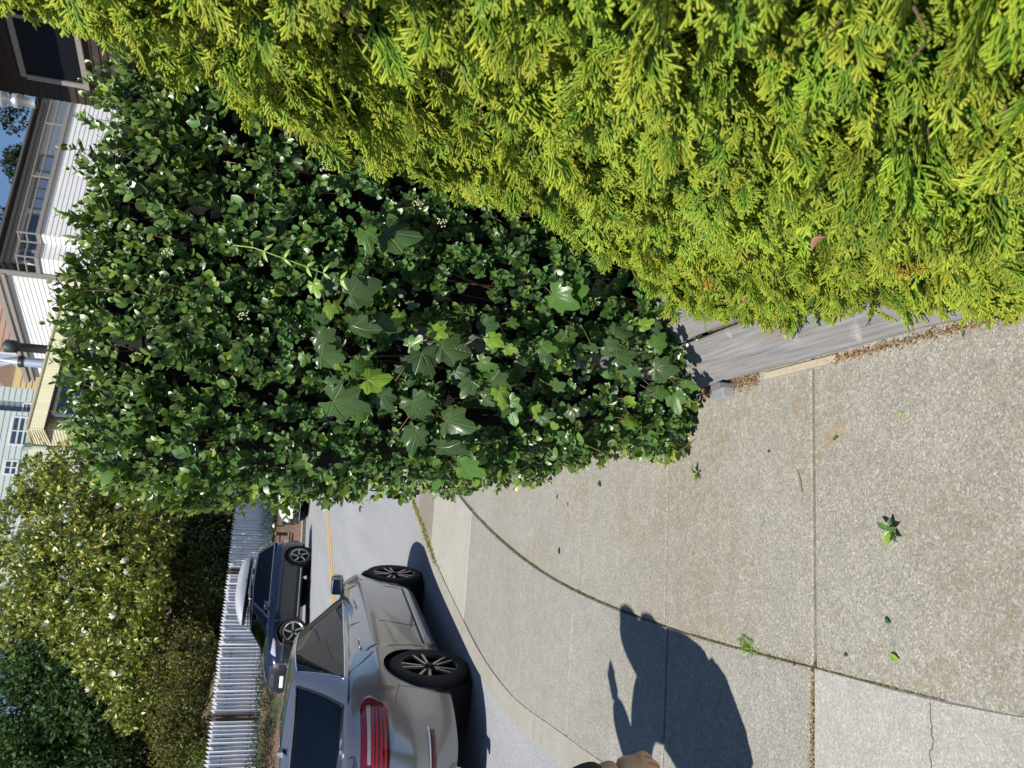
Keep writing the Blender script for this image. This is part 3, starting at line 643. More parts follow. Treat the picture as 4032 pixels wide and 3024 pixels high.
g.build('leaf_stalks', plain('ivy_stalk', (.16, .10, .06), .7), iv, smooth=True)['kind'] = 'stuff'
# ---------------------------------------------------------------- old post at the hedge corner and a snapped twig
tw = NT('grey_timber'); p = tw.gen(); st = tw.n('Mapping', i_Vector=p, i_Scale=(38, 1.3, 38)).outputs[0]
gr = tw.noise(st, 3.0, 6, .6); wv = tw.n('TexWave', i_Vector=st, i_Scale=.9, i_Distortion=9.0, i_Detail=4.0).outputs['Fac']
cc = tw.ramp(gr, (.25, (.115, .115, .118)), (.55, (.215, .212, .213)), (.8, (.31, .307, .305)))
cc = tw.mix(tw.ramp(tw.noise(tw.n('Mapping', i_Vector=p, i_Scale=(14, 2.0, 14)).outputs[0], 1.5, 4), (.42, 0.0), (.68, .55)), cc, (.20, .165, .13))
cc = tw.mix(tw.ramp(tw.noise(tw.n('Mapping', i_Vector=p, i_Scale=(70, 1.0, 70)).outputs[0], 3.0, 3), (.60, 0.0), (.70, .6)), cc, (.07, .065, .06))
cc = tw.mix(tw.ramp(tw.noise(p, 9, 3), (.62, 0.0), (.72, .5)), cc, (.46, .45, .43))
M['timber'] = tw.done(tw.pbr(cc, .85, 0, tw.bump(gr, .25, .003)))
pt = thing('timber_post', 'weathered upright timber post half hidden behind the ivy leaves', 'post', (.085, 2.60, .13))
Geo().bbox((0, .03, .62), (.062, .05, 1.24), .006).build('post', M['timber'], pt).rotation_euler = (0, R(3.0), 0)
g = Geo().tube([(.02, -.01, .35), (-.03, -.05, .30), (.01, -.07, .38)], .004, 5)
g.build('snapped_twig', plain('dry_twig', (.45, .33, .2), .8), pt)

# ---------------------------------------------------------------- sloping timber edging boards
bd = thing('timber_edging', 'two wide grey weathered boards laid on a slope under the golden sprays', 'timber edging', (.2, 1.6, .15))
ob = np.array([.2, 1.6, .15])
A0 = np.array([.045, 2.55, .155]); A1 = np.array([.29, 1.05, .155]); ax = (A1 - A0) / np.linalg.norm(A1 - A0); L0 = np.linalg.norm(A1 - A0) + .9
up_ = np.array([.845, .10, .53]); up_ -= ax * (up_ @ ax); up_ /= np.linalg.norm(up_); nr = np.cross(ax, up_); nr = nr if nr[2] > 0 else -nr
def board(start, width, length, thick, seed, jag=.012):
    r = np.random.default_rng(seed); n = 26; rows = []
    for i in range(n):
        f = i / (n - 1); e0 = r.normal(0, .0016); e1 = r.normal(0, .0016)
        sh = jag * r.normal() if i == 0 else 0
        o_ = start + ax * (f * length)
        prof = [(0 + e0, -thick), (0 + e0, -.006), (.006 + e0, 0), (width * .5, .0015), (width - .006 + e1, 0), (width + e1, -.006), (width + e1, -thick)]
        rows.append([o_ + up_ * a + nr * b + ax * (sh * math.sin(a * 60) if i == 0 else 0) for a, b in prof])
    G = Geo().grid(np.array(rows)); k = 7; nv = len(G.v); G.f += [tuple(range(k)), tuple(range(nv - 1, nv - k - 1, -1))]
    return G
bm_ = M['timber']
mrot = Matrix((tuple(nr), tuple(ax), tuple(up_)))
for nm, sd, st_, wd_ in (('board', 1, A0, .168), ('board', 2, A0 + up_ * .180 - ax * .02 + nr * .004, .205), ('board', 3, A0 + up_ * .395 + ax * .05 - nr * .006, .20)):
    G = board(np.array(st_), wd_, L0, .035, sd); o = G.build(nm, bm_, bd)
    # local axes along the board so the grain runs lengthwise
    me = o.data; Mx = np.stack([up_, ax, nr]); co = np.array([v.co[:] for v in me.vertices]) - np.array(st_)
    me.vertices.foreach_set('co', (co @ Mx.T).astype(np.float32).ravel()); me.update()
    B = Mx.T; q = np.array(st_) - ob
    o.matrix_local = Matrix(((*B[0], q[0]), (*B[1], q[1]), (*B[2], q[2]), (0, 0, 0, 1))); fixn(o)
q = A0 + ax * .60 + up_ * .085 + nr * .002 - ob
g = Geo().lathe([(0, .006), (.007, .006), (.010, .003), (.011, 0)], 10, 'z'); o = g.build('bolt', plain('rusty_bolt', (.36, .26, .16), .7, .3), bd, smooth=True); o.location = q; o.rotation_euler = Vector(nr).to_track_quat('Z', 'Y').to_euler()
# pale shim strip and dry litter under the lower board
s0 = A0 + ax * .40 - up_ * .012 - np.array([0, 0, .018]); g = Geo()
mid = s0 + ax * .17; rotm = Matrix.Rotation(math.atan2(ax[1], ax[0]), 3, 'Z')
g.bbox(mid - ob, (.34, .022, .022), .003, rotm); g.build('shim', plain('pale_wood', (.40, .34, .25), .8, var=.25, scale=50), bd)
def litpos(n):
    f = np.concatenate([rng.uniform(.0, .36, n // 2), rng.uniform(.72, 1.7, n - n // 2)])
    q = A0[None] + ax[None] * f[:, None]; w_ = np.where(f < .36, .016, .008)
    q[:, 0] += rng.normal(-.012, w_ * .8); q[:, 1] += rng.normal(0, .01, n); q[:, 2] = KH + rng.uniform(0, .012, n); return q
tag(obj('dry_litter', blades(3600, litpos, .0075, 0, [(.26, .13, .05), (.42, .27, .12), (.16, .09, .05), (.50, .36, .18)], 'dry_litter', M['leaf_matte'], .85)), 'dry brown leaf litter along the foot of the grey boards', 'leaf litter', kind='stuff')
gb_ = thing('metal_bracket', 'small pale grey metal bracket on the path at the board end', 'bracket', (.035, 2.37, KH))
Geo().bbox((0, 0, .022), (.045, .075, .044), .004, Matrix.Rotation(.25, 3, 'Z')).build('plate', plain('galvanised', (.50, .52, .55), .45, .6), gb_)
Geo().bbox((.022, -.005, .03), (.02, .055, .06), .004, Matrix.Rotation(.25, 3, 'Z')).build('flange', plain('dull_grey', (.20, .20, .21), .6, .3), gb_)
# white petals stuck to the boards
pm_ = npmesh('petal', *leaf_proto(.5, 3, .05, .02), plain('petal', (.72, .70, .66), .7))
for k, (f, u_, s) in enumerate(((.03, .150, .03), (.10, .172, .022), (.16, .170, .02), (.02, .19, .02), (.25, .19, .03))):
    q = A0 + ax * f + up_ * u_ + nr * .007 - ob; o = obj('petal', pm_, bd); o.location = q; o.rotation_euler = (0, R(-32), 1.2 + k); o.scale = (s, s, s)
# ================================================================ cars
def paint(name, c, metal=.55, rough=.32):
    t = NT(name); f = t.noise(t.gen(), 2.0, 3)
    col = t.mix(f, tuple(k * .95 for k in c), tuple(k * 1.05 for k in c))
    return t.done(t.pbr(col, t.ramp(t.noise(t.gen(), 9, 4), (.3, rough * .9), (.8, rough * 1.2)), metal, Coat_Weight=1.0, Coat_Roughness=.04, Coat_IOR=1.5))
M['rubber'] = plain('tyre_rubber', (.018, .018, .019), .85, var=.2, scale=30)
M['black_trim'] = plain('black_trim', (.012, .012, .013), .45)
M['dark_void'] = plain('wheel_well_lining', (.006, .006, .007), .95)
M['chrome'] = plain('chrome', (.75, .77, .80), .10, 1.0, var=.02)
M['alloy'] = plain('machined_alloy', (.52, .50, .46), .30, .9, var=.05)
M['alloy_dark'] = plain('dark_alloy', (.02, .02, .022), .35, .5)
t = NT('tinted_glass'); fr_ = t.n('LayerWeight', i_0=.35).outputs['Fresnel']
M['glass'] = t.done(t.n('MixShader', i_0=t.math('ADD', t.math('MULTIPLY', fr_, .42), .03), i_1=t.n('BsdfTransparent', i_0=(.055, .06, .062)).outputs[0], i_2=t.n('BsdfGlossy', i_0=(.95, .97, 1.0), i_1=.015).outputs[0]).outputs[0])
M['red_lens'] = plain('red_lens', (.20, .004, .006), .08, Coat_Weight=1.0)
M['dark_red_lens'] = plain('dark_red_lens', (.10, .003, .006), .08, Coat_Weight=1.0)
M['clear_lens'] = plain('clear_lens', (.62, .64, .68), .08, .35, Coat_Weight=1.0)
M['rear_clear'] = plain('rear_clear_lens', (.40, .33, .34), .08, .5, var=.5, scale=40, Coat_Weight=1.0)
M['amber'] = plain('amber_lens', (.7, .16, .02), .15)
M['plate'] = plain('number_plate', (.72, .73, .76), .4)
M['seat'] = plain('seat_fabric', (.03, .03, .032), .8)

class Car:
    """body from stacked plan outlines; local x forward from the rear axle, y left, z up"""
    def __init__(s, name, label, loc, yaw, p, pitch=0, roll=0):
        s.p = p; s.root = thing(name, label, 'car', loc); s.root.rotation_euler = (roll, pitch, yaw)
        s.N = 360; s.Z = np.linspace(.12, 1.15, 44)
        X = []; Y = []
        for z in s.Z:
            x, y = s._outline(z); X.append(x); Y.append(y)
        s.X = np.array(X); s.Y = np.array(Y)
    def _outline(s, z):
        p = s.p; xr = np.interp(z, *p['xr']); xf = np.interp(z, *p['xf']); wd = np.interp(z, *p['w'])
        th_ = np.linspace(math.pi, -math.pi, 2001); c = np.cos(th_); sn = np.sin(th_)
        n = np.where(c < 0, p['nr'], p['nf']); xc = (xr + xf) / 2
        x = xc + (xf - xr) / 2 * np.sign(c) * np.abs(c) ** (2 / n); y = -wd * np.sign(sn) * np.abs(sn) ** (2 / n)
        sl = np.concatenate([[0], np.cumsum(np.hypot(np.diff(x), np.diff(y)))]); q = np.linspace(0, sl[-1], s.N + 1)[:-1]
        return np.interp(q, sl, x), np.interp(q, sl, y)
    def pt(s, fr, z, off=0.0):
        """surface point(s): fr 0 = rear centre, .25 right side middle, .5 front centre"""
        fr = np.asarray(fr, float) % 1.0; z = np.asarray(z, float); i = fr * s.N; i0 = np.floor(i).astype(int) % s.N; i1 = (i0 + 1) % s.N; f = i - np.floor(i)
        k = np.clip((z - s.Z[0]) / (s.Z[1] - s.Z[0]), 0, len(s.Z) - 1.001); k0 = k.astype(int); g = k - k0
        def ev(A): return (A[k0, i0] * (1 - f) + A[k0, i1] * f) * (1 - g) + (A[k0 + 1, i0] * (1 - f) + A[k0 + 1, i1] * f) * g
        x, y = ev(s.X), ev(s.Y)
        if off:
            e = 2.0 / s.N; i = (fr + e) % 1 * s.N; i0 = np.floor(i).astype(int) % s.N; i1 = (i0 + 1) % s.N; f = i - np.floor(i); xa, ya = ev(s.X), ev(s.Y)
            tx, ty = xa - x, ya - y; l = np.hypot(tx, ty) + 1e-9; x, y = x + ty / l * off * -1 * -1, y - tx / l * off
        return np.stack([x, y, z + 0 * x], -1)
    def fr_x(s, x, z, side=-1):
        """fraction along the outline where the flank has this x"""
        k = int(np.clip((z - s.Z[0]) / (s.Z[1] - s.Z[0]), 0, len(s.Z) - 1)); h = s.N // 2
        fr = float(np.interp(x, s.X[k, 4:h - 4], np.arange(4, h - 4))) / s.N
        return fr if side < 0 else 1 - fr
    def ztop(s, x): return np.interp(x, *s.p['ztop'])
    def zbot(s, x):
        p = s.p; z = np.interp(x, *p['zbot'])
        for xw in (0, p['wb']):
            d = np.abs(x - xw); z = np.where(d < p['Ra'], np.maximum(z, p['r'] + np.sqrt(np.maximum(p['Ra'] ** 2 - d ** 2, 0))), z)
        return z
    def body(s, mat):
        p = s.p; fr = np.arange(s.N) / s.N; T = np.concatenate([np.linspace(0, .9, 15), [.94, .975, 1.0]]); rows = []
        for t_ in T:
            x = s.pt(fr, np.full(s.N, .25 + .65 * t_))[:, 0]
            for _ in range(2):
                zb, zt = s.zbot(x), s.ztop(x); z = zb + (zt - zb) * t_; x = s.pt(fr, z)[:, 0]
            P = s.pt(fr, z)
            if t_ > .9:
                k = (t_ - .9) / .1; P[:, 1] *= 1 - .035 * k ** 2; P[:, 0] = P[:, 0] - np.sign(P[:, 0] - 1.3) * .02 * k ** 2 * (np.abs(P[:, 0] - 1.3) > 1.9)
            rows.append(P)
        top = rows[-1]
        for sc_ in (.97, .9, .75, .5, .25, 0.02):
            P = top.copy(); P[:, 1] *= sc_; P[:, 2] += np.interp(top[:, 0], *p['crown']) * (1 - sc_ ** 2); rows.append(P)
        Pg = np.array(rows); Pg = np.concatenate([Pg, Pg[:, :1]], 1)
        o = Geo().grid(Pg).build('body', mat, s.root, smooth=True)
        bm = bmesh.new(); bm.from_mesh(o.data); bmesh.ops.remove_doubles(bm, verts=bm.verts[:], dist=1e-5); bmesh.ops.recalc_face_normals(bm, faces=bm.faces[:]); bm.to_mesh(o.data); bm.free()
        s.bodyo = o
        # wheel wells and floor
        g = Geo()
        for xw in (0, p['wb']):
            for sd in (-1, 1): g.lathe([(p['Ra'] + .004, sd * (p['hw'] - .05)), (p['Ra'] + .004, sd * .45), (.01, sd * .45)], 40, 'y', (xw, 0, p['r']))
        g.box((p['wb'] / 2, 0, .26), (p['wb'] + 1.5, 1.3, .06)); g.box((p['wb'] / 2, 0, .40), (p['wb'] - .8, 1.72, .25)); g.box((p['wb'] / 2 - .0, 0, .62), (p['wb'] + 1.2, .9, .35))
        g.build('underbody', M['dark_void'], s.root)
        return o
    def greenhouse(s, mat, glass=None, fl=None):
        p = s.p; n = 240; th_ = np.linspace(math.pi, -math.pi, n + 1); c = np.cos(th_); sn = np.sin(th_); E = p.get('gn', 7.0)
        cx = np.sign(c) * np.abs(c) ** (2 / E); sy = -np.sign(sn) * np.abs(sn) ** (2 / E)
        S = np.array([0, .07, .14, .25, .37, .5, .63, .76, .87, .94, 1.0]); rows = []; FX = (cx + 1) / 2; GY = np.abs(sy)
        for q in S:
            xr = p['g0'][0] + (p['g1'][0] - p['g0'][0]) * q; xf = p['g0'][1] + (p['g1'][1] - p['g0'][1]) * q
            bow = math.sin(math.pi * q); xr -= p['bowr'] * bow; xf += p['bowf'] * bow
            wd = p['g0'][2] + (p['g1'][2] - p['g0'][2]) * q + .022 * bow
            x = (xr + xf) / 2 + (xf - xr) / 2 * cx; y = wd * sy
            zb = s.ztop(x) - .015; zr_ = np.interp(x, *p['zroof']); z = zb + (zr_ - zb) * (q ** .97)
            x = x + np.where(cx < -.97, -1, np.where(cx > .97, 1, 0)) * .05 * (1 - GY ** 2) * np.clip((np.abs(cx) - .97) / .03, 0, 1)
            rows.append(np.stack([x, y, z], -1))
        rows = np.array(rows)
        # classify cells
        ci = lambda a: (a[:-1] + a[1:]) / 2
        fx, gy = ci(FX), ci(GY); nc = n
        lo, hi = p.get('glo', 1), p.get('ghi', 9)
        kinds = np.zeros((len(S) - 1, nc), int)
        sidew = (fx > p['sw'][0]) & (fx < p['sw'][1]) & (gy > .90)
        bp = sidew & (np.abs(fx - p['bp']) < .016)
        rear = (fx < .05) & (gy < .90); front = (fx > .95) & (gy < .93)
        kinds[lo:hi, sidew] = 1; kinds[lo:hi, bp] = 4; kinds[lo:hi, rear] = 2; kinds[lo:hi, front] = 3
        def sub(mask, name, m, smooth=True):
            G = Geo(); idx = {}
            for i, j in zip(*np.where(mask)):
                q = []
                for a, b in ((i, j), (i, j + 1), (i + 1, j + 1), (i + 1, j)):
                    if (a, b) not in idx: idx[(a, b)] = len(G.v); G.v.append(tuple(rows[a, b]))
                    q.append(idx[(a, b)])
                G.f.append(tuple(q))
            if not G.f: return None
            return fixn(G.build(name, m, s.root, smooth=smooth))
        right_ = np.tile(ci(sy) < 0, (len(S) - 1, 1)); A = s
        fxg = np.tile(fx, (len(S) - 1, 1))
        for sd in (True, False):
            for fb in (True, False): sub((kinds == 1) & (right_ == sd) & ((fxg < p['bp']) == fb), 'side_window', M['glass'])
        sub(kinds == 2, 'rear_window', M['glass']); sub(kinds == 3, 'windscreen', M['glass']); sub(kinds == 4, 'door_pillar', M['black_trim'])
        ps = sub(kinds == 0, 'pillars', mat)
        # roof
        top = rows[-1]; rr = [top]
        for sc_ in (.985, .95, .85, .6, .3, .02):
            P = top.copy(); P[:, 1] *= sc_; P[:, 2] += p['rcrown'] * (1 - sc_ ** 2) * np.clip((1 - np.abs(cx) ** 12), 0, 1); rr.append(P)
        ro = fixn(Geo().grid(np.array(rr)).build('roof', mat, s.root, smooth=True))
        # bright line round the side windows, black line round front and rear glass
        for sd in (-1, 1):
            jj = [j for j in range(n + 1) if FX[j] > p['sw'][0] - .004 and FX[j] < p['sw'][1] + .004 and GY[j] > .90 and np.sign(sy[j]) == sd]
            jj.sort(key=lambda j: FX[j])
            lowp = [rows[lo, j] + np.array([0, sd * .004, 0]) for j in jj]; hip = [rows[hi, j] + np.array([0, sd * .004, 0]) for j in jj]
            e0 = [rows[k, jj[0]] + np.array([0, sd * .004, 0]) for k in range(lo, hi + 1)]; e1 = [rows[k, jj[-1]] + np.array([0, sd * .004, 0]) for k in range(lo, hi + 1)]
            Geo().tube(lowp, .009, 6).tube(hip, .007, 6).tube(e0, .007, 6).tube(e1, .006, 6).build('window_trim', M['chrome'] if p.get('bright', True) else M['black_trim'], s.root, smooth=True)
        for nm, sel in (('rear_window_seal', lambda j: FX[j] < .05), ('windscreen_seal', lambda j: FX[j] > .95)):
            lim = .90 if nm[0] == 'r' else .93
            jj = sorted([j for j in range(n + 1) if sel(j) and GY[j] < lim + .01], key=lambda j: sy[j])
            o_ = -.004 if nm[0] == 'r' else .004
            pts = [rows[lo, j] for j in jj] + [rows[k, jj[-1]] for k in range(lo, hi + 1)] + [rows[hi, j] for j in jj[::-1]] + [rows[k, jj[0]] for k in range(hi, lo - 1, -1)]
            Geo().tube([q + np.array([o_, 0, .003]) for q in pts], .007, 5).build(nm, M['black_trim'], s.root, smooth=True)
        s.rows = rows; s.FX = FX; s.GY = GY; s.sy = sy
        # seats and dashboard behind the glass
        for x_, yy in ((1.25, .36), (1.25, -.36), (.35, .36), (.35, -.36)):
            g = Geo().bbox((x_ - .22, yy, .78), (.16, .46, .62), .05, Matrix.Rotation(-.22, 3, 'Y')).bbox((x_ - .33, yy, p['zroof'][1][1] - .28), (.09, .24, .17), .03).bbox((x_ + .05, yy, .50), (.5, .46, .16), .04)
            g.build('seat', M['seat'], s.root, smooth=False)
        Geo().bbox((p['g0'][1] - .42, 0, .86), (.5, 1.35, .14), .05).build('dashboard', M['seat'], s.root)
        return ro
    def wheel(s, xw, sd, spokes, mats, steer=0.0, rim=.245):
        p = s.p; r = p['r']; y0 = sd * p['hw']
        wz = thing  # wheel: the dark barrel, carrying tyre, spokes and hub
        g = Geo().lathe([(rim * .96, -sd * .20), (rim * .93, -sd * .06), (rim * .90, -sd * .075), (.02, -sd * .085)], 40, 'y')
        wo_ = g.build('wheel', mats[1], s.root, smooth=True); wo_.location = (xw, y0, r); wo_.rotation_euler = (0, 0, steer)
        tw_ = .22; tp = [(rim * 1.0, -.004), (rim * 1.03, .004), (r * .93, .002), (r * .985, -.012), (r, -.035), (r, -tw_ + .035), (r * .985, -tw_ + .012), (r * .93, -tw_), (rim, -tw_)]
        Geo().lathe([(a, sd * b) for a, b in tp], 56, 'y').build('tyre', M['rubber'], wo_, smooth=True)
        Geo().lathe([(rim * .90, -sd * .03), (rim * .955, -sd * .004), (rim * 1.0, sd * .001), (rim * 1.012, -sd * .01), (rim * .98, -sd * .05)], 56, 'y').build('rim', mats[1] if spokes == 'double' else mats[0], wo_, smooth=True)
        n = 5
        for k in range(n):
            for e in ((-1, 1) if spokes == 'double' else (0,)):
                a = 2 * math.pi * (k + .25) / n; w0, w1 = (.011, .0135) if spokes == 'double' else (.03, .022)
                G = Geo(); rows_ = []
                for f in np.linspace(0, 1, 5):
                    rad = .045 + (rim * .955 - .045) * f; an = a + e * (.30 * (1 - f) * .55 + .13 * f + (.05 if spokes == 'double' else 0)) + (.25 * f if spokes == 'swirl' else 0)
                    c_ = Vector((math.cos(an) * rad, -sd * (.020 - .012 * f + .022 * math.sin(math.pi * f) * 0), math.sin(an) * rad)); tn = Vector((-math.sin(an), 0, math.cos(an))); wd = w0 + (w1 - w0) * f
                    out = Vector((0, sd, 0))
                    rows_.append([c_ - tn * wd - out * .03, c_ - tn * wd * .8, c_ + tn * wd * .8, c_ + tn * wd - out * .03])
                G.grid(np.array([[tuple(v) for v in rw] for rw in rows_])); G.build('spoke', mats[0], wo_)
                Gd = Geo().grid(np.array([[tuple(rw[0] + Vector((0, -sd * .012, 0)) - (rw[2] - rw[1]) * .35), tuple(rw[1] - (rw[2] - rw[1]) * .45 + Vector((0, -sd * .012, 0))), tuple(rw[2] + (rw[2] - rw[1]) * .45 + Vector((0, -sd * .012, 0))), tuple(rw[3] + Vector((0, -sd * .012, 0)) + (rw[2] - rw[1]) * .35)] for rw in rows_]))
                if spokes == 'double': Gd.build('spoke_back', mats[1], wo_)
        Geo().lathe([(0.001, sd * .002), (.028, sd * .0), (.034, -sd * .006), (.036, -sd * .03)], 24, 'y').build('hub_cap', mats[1], wo_, smooth=True)
        g = Geo()
        for k in range(5):
            a = 2 * math.pi * k / 5; g.lathe([(.001, -sd * .012), (.008, -sd * .012), (.009, -sd * .03)], 8, 'y', (math.cos(a) * .056, 0, math.sin(a) * .056))
        g.build('wheel_nuts', M['alloy_dark'], wo_)
        # brake disc behind
        Geo().lathe([(.15, -sd * .10), (.15, -sd * .12), (.05, -sd * .10)], 32, 'y').build('brake_disc', M['alloy'], wo_)
        return wo_
    def patch(s, name, mat, f0, f1, z0, z1, off=.004, thick=.02, parent=None, nu=24, nv=6, shear=0.0, zf=None):
        """thin raised panel lying on the body surface"""
        us_ = np.linspace(0, 1, nu); vs_ = np.linspace(0, 1, nv); O = np.zeros((nv, nu, 3)); I = np.zeros((nv, nu, 3))
        for a, v in enumerate(vs_):
            za = z0 + (z1 - z0) * v if zf is None else np.array([zf(u)[0] + (zf(u)[1] - zf(u)[0]) * v for u in us_])
            fr = f0 + (f1 - f0) * us_ + shear * (v - .5)
            edge = np.minimum(1, np.minimum(us_, 1 - us_) * 14 + .0) * min(1, min(v, 1 - v) * 6)
            base_ = s.pt(fr, za * np.ones(nu), 1e-4); outp = s.pt(fr, za * np.ones(nu), off)
            O[a] = base_ + (outp - base_) * (.25 + .75 * edge)[:, None]; I[a] = s.pt(fr, za * np.ones(nu), -thick)
        G = Geo().grid(O)
        for a, b in ((O[0], I[0]), (I[-1], O[-1]), (O[:, -1], I[:, -1]), (I[:, 0], O[:, 0])): G.grid(np.stack([a, b]))
        return fixn(G.build(name, mat, parent or s.root, smooth=True))
    def seam(s, name, pts, r=.0028, mat=None, parent=None, off=.0008):
        P = [s.pt(f, z, off) for f, z in pts]; return Geo().tube([tuple(np.asarray(q).ravel()) for q in P], r, 5).build(name, mat or M['black_trim'], parent or s.root)
    def handle(s, x, z, sd=-1, mat=None):
        f = s.fr_x(x, z, sd); q = s.pt(f, z, .0).ravel(); G = Geo(); L = .10; pts = []
        for k in np.linspace(-1, 1, 9): pts.append((q[0] + k * L, q[1] + sd * (.008 + .028 * (1 - k * k) ** .5 * .9), q[2] + .004 * k))
        G.tube(pts, [.008, .011, .012, .012, .012, .012, .012, .011, .008], 8)
        return G.build('door_handle', mat or M['chrome'], s.root, smooth=True)
    def mirror(s, x, z, sd, mat, cap=True):
        f = s.fr_x(x, z - .1, sd); y = float(s.pt(f, z - .1).ravel()[1]) ; yo = y + sd * .10
        g = Geo().bbox((x + .02, yo, z), (.13, .20, .125), .035, Matrix.Rotation(sd * .12, 3, 'Z')); o = g.build('mirror', mat, s.root, smooth=True)
        Geo().bbox((x - .052, yo, z), (.012, .175, .10), .004, Matrix.Rotation(sd * .12, 3, 'Z')).build('mirror_glass', M['chrome'], o)
        Geo().box((x + .03, y + sd * .0, z - .06), (.06, .10, .03)).build('mirror_foot', M['black_trim'], o)
        return o

# ---------------------------------------------------------------- grey saloon at the near kerb
grey = paint('metallic_grey_paint', (.265, .275, .305), .74, .22)
SED = dict(wb=2.776, r=.335, Ra=.385, hw=.915, nr=4.6, nf=3.6,
    xr=([.15, .25, .40, .55, .62, .75, .9, 1.02, 1.15], [-.98, -1.05, -1.10, -1.11, -1.09, -1.045, -1.01, -.995, -.96]),
    xf=([.15, .30, .45, .60, .72, .80, .95, 1.15], [3.55, 3.68, 3.72, 3.70, 3.62, 3.52, 3.3, 3.0]),
    w=([.15, .22, .32, .45, .60, .72, .765, .80, .86, .94, 1.02, 1.15], [.84, .885, .895, .905, .922, .930, .932, .915, .895, .872, .845, .80]),
    ztop=([-1.1, -.95, -.6, -.2, .5, 1.5, 2.3, 2.7, 3.1, 3.4, 3.6, 3.75], [.99, 1.035, 1.045, 1.02, .985, .955, .945, .925, .87, .79, .71, .64]),
    zbot=([-1.12, -.9, -.45, .4, 2.3, 3.2, 3.75], [.27, .235, .22, .185, .185, .2, .22]),
    crown=([-1.1, -.9, -.4, 2.2, 2.7, 3.3, 3.75], [.01, .035, .03, .02, .075, .07, .02]),
    g0=(-.62, 2.42, .845), g1=(.36, 1.60, .625), bowr=.03, bowf=.03, zroof=([-.2, .42, .8, 1.1, 1.55, 1.9], [1.36, 1.415, 1.44, 1.445, 1.415, 1.35]), rcrown=.05,
    sw=(.16, .925), bp=.56, gn=7.0)
car = Car('parked_car', 'silver grey four-door car parked at the near kerb, its rear towards the viewer', (-3.31, 6.36, 0), R(90 - .9), SED)
car.body(grey); car.greenhouse(grey)
for xw in (0, 2.776):
    for sd in (-1, 1): car.wheel(xw, sd, 'double', (M['alloy'], M['alloy_dark']))
# arch lips
for xw in (0, 2.776):
    for sd in (-1, 1):
        P = []
        for a in np.linspace(-.02, math.pi + .02, 40):
            x, z = xw + math.cos(a) * .386, .335 + math.sin(a) * .386; P.append(tuple(car.pt(car.fr_x(x, z, sd), z, -.004).ravel()))
        Geo().tube(P, .008, 6).build('arch_lip', grey, car.root, smooth=True)
for sd in (-1, 1):
    F = lambda x, z: (car.fr_x(x, z, sd), z)
    car.seam('door_seam', [F(1.05, .96), F(1.06, .85), F(1.04, .65), F(1.0, .42), F(.98, .28)])
    car.seam('door_seam', [F(2.22, .94), F(2.26, .8), F(2.25, .5), F(2.2, .27)])
    car.seam('door_seam', [F(-.02, 1.0), F(.10, .9), F(.26, .78), F(.40, .62), F(.46, .45), F(.45, .30)])
    car.seam('bumper_seam', [F(-.33, .62), F(-.5, .66), F(-.66, .70)])
    car.patch('sill_panel', grey, car.fr_x(.50, .25, sd), car.fr_x(2.25, .25, sd), .19, .30, .018, .02, nu=30)
    car.handle(.52, .885, sd); car.handle(1.62, .865, sd)
    car.patch('lower_moulding', M['black_trim'], car.fr_x(.52, .31, sd), car.fr_x(2.2, .31, sd), .300, .318, .012, .01, nu=30)
    car.mirror(2.02, 1.03, sd, grey)
    # tail lamp wrapping the corner
    s_ = 1 if sd < 0 else -1; fa = car.fr_x(-.44, .85, sd); fb = (.044 if sd < 0 else .956)
    lam = car.patch('tail_light', M['dark_red_lens'], fb, fa, .70, .95, .010, .02, nu=40, nv=10, zf=lambda u: (.735 + .0 * u + .12 * max(0, u - .72) / .28, .935 - .03 * max(0, u - .8) / .2))
    ff = lambda q: fb + (fa - fb) * q
    car.patch('clear_band', M['rear_clear'], ff(.10), ff(.86), .858, .892, .014, .004, lam)
    for zz in (.752, .782, .812, .838): car.patch('red_bar', M['red_lens'], ff(.06), ff(.80), zz, zz + .018, .015, .004, lam)
    rfl = car.patch('bumper_reflector', M['dark_red_lens'], (.020 if sd < 0 else .98), car.fr_x(-.82, .45, sd), .405, .440, .010, .01)
    car.patch('chrome_strip', M['chrome'], (.020 if sd < 0 else .98), car.fr_x(-.80, .45, sd), .444, .462, .012, .01, rfl)
    g = Geo().lathe([(.034, .06), (.046, .0), (.050, -.01), (.048, -.02), (.040, -.01), (.038, .1)], 24, 'x', (-1.06, sd * .55, .265)); g.build('exhaust_tip', M['chrome'], car.root, smooth=True)
# boot lid seams, number plate, spoiler lip, aerial fin
car.seam('boot_seam', [(f, .70 + .0 * f) for f in np.linspace(-.038, .038, 30)])
car.patch('number_plate', M['plate'], -.0135, .0135, .60, .69, .006, .005)
car.patch('spoiler', grey, -.058, .058, .985, 1.03, .03, .03, nu=40)
fin = Geo().add([(.50, -.02, 1.455), (.50, .02, 1.455), (.34, .025, 1.448), (.34, -.025, 1.448), (.36, .004, 1.50), (.36, -.004, 1.50), (.40, 0, 1.497)], [(0, 1, 6), (1, 2, 4, 6), (3, 0, 6, 5), (2, 3, 5, 4), (4, 5, 6), (3, 2, 1, 0)])
fin.build('aerial_fin', grey, car.root)
Geo().tube([(-.62, -.60, 1.055), (-.62, .60, 1.055)], .004, 5).build('boot_gap', M['black_trim'], car.root)

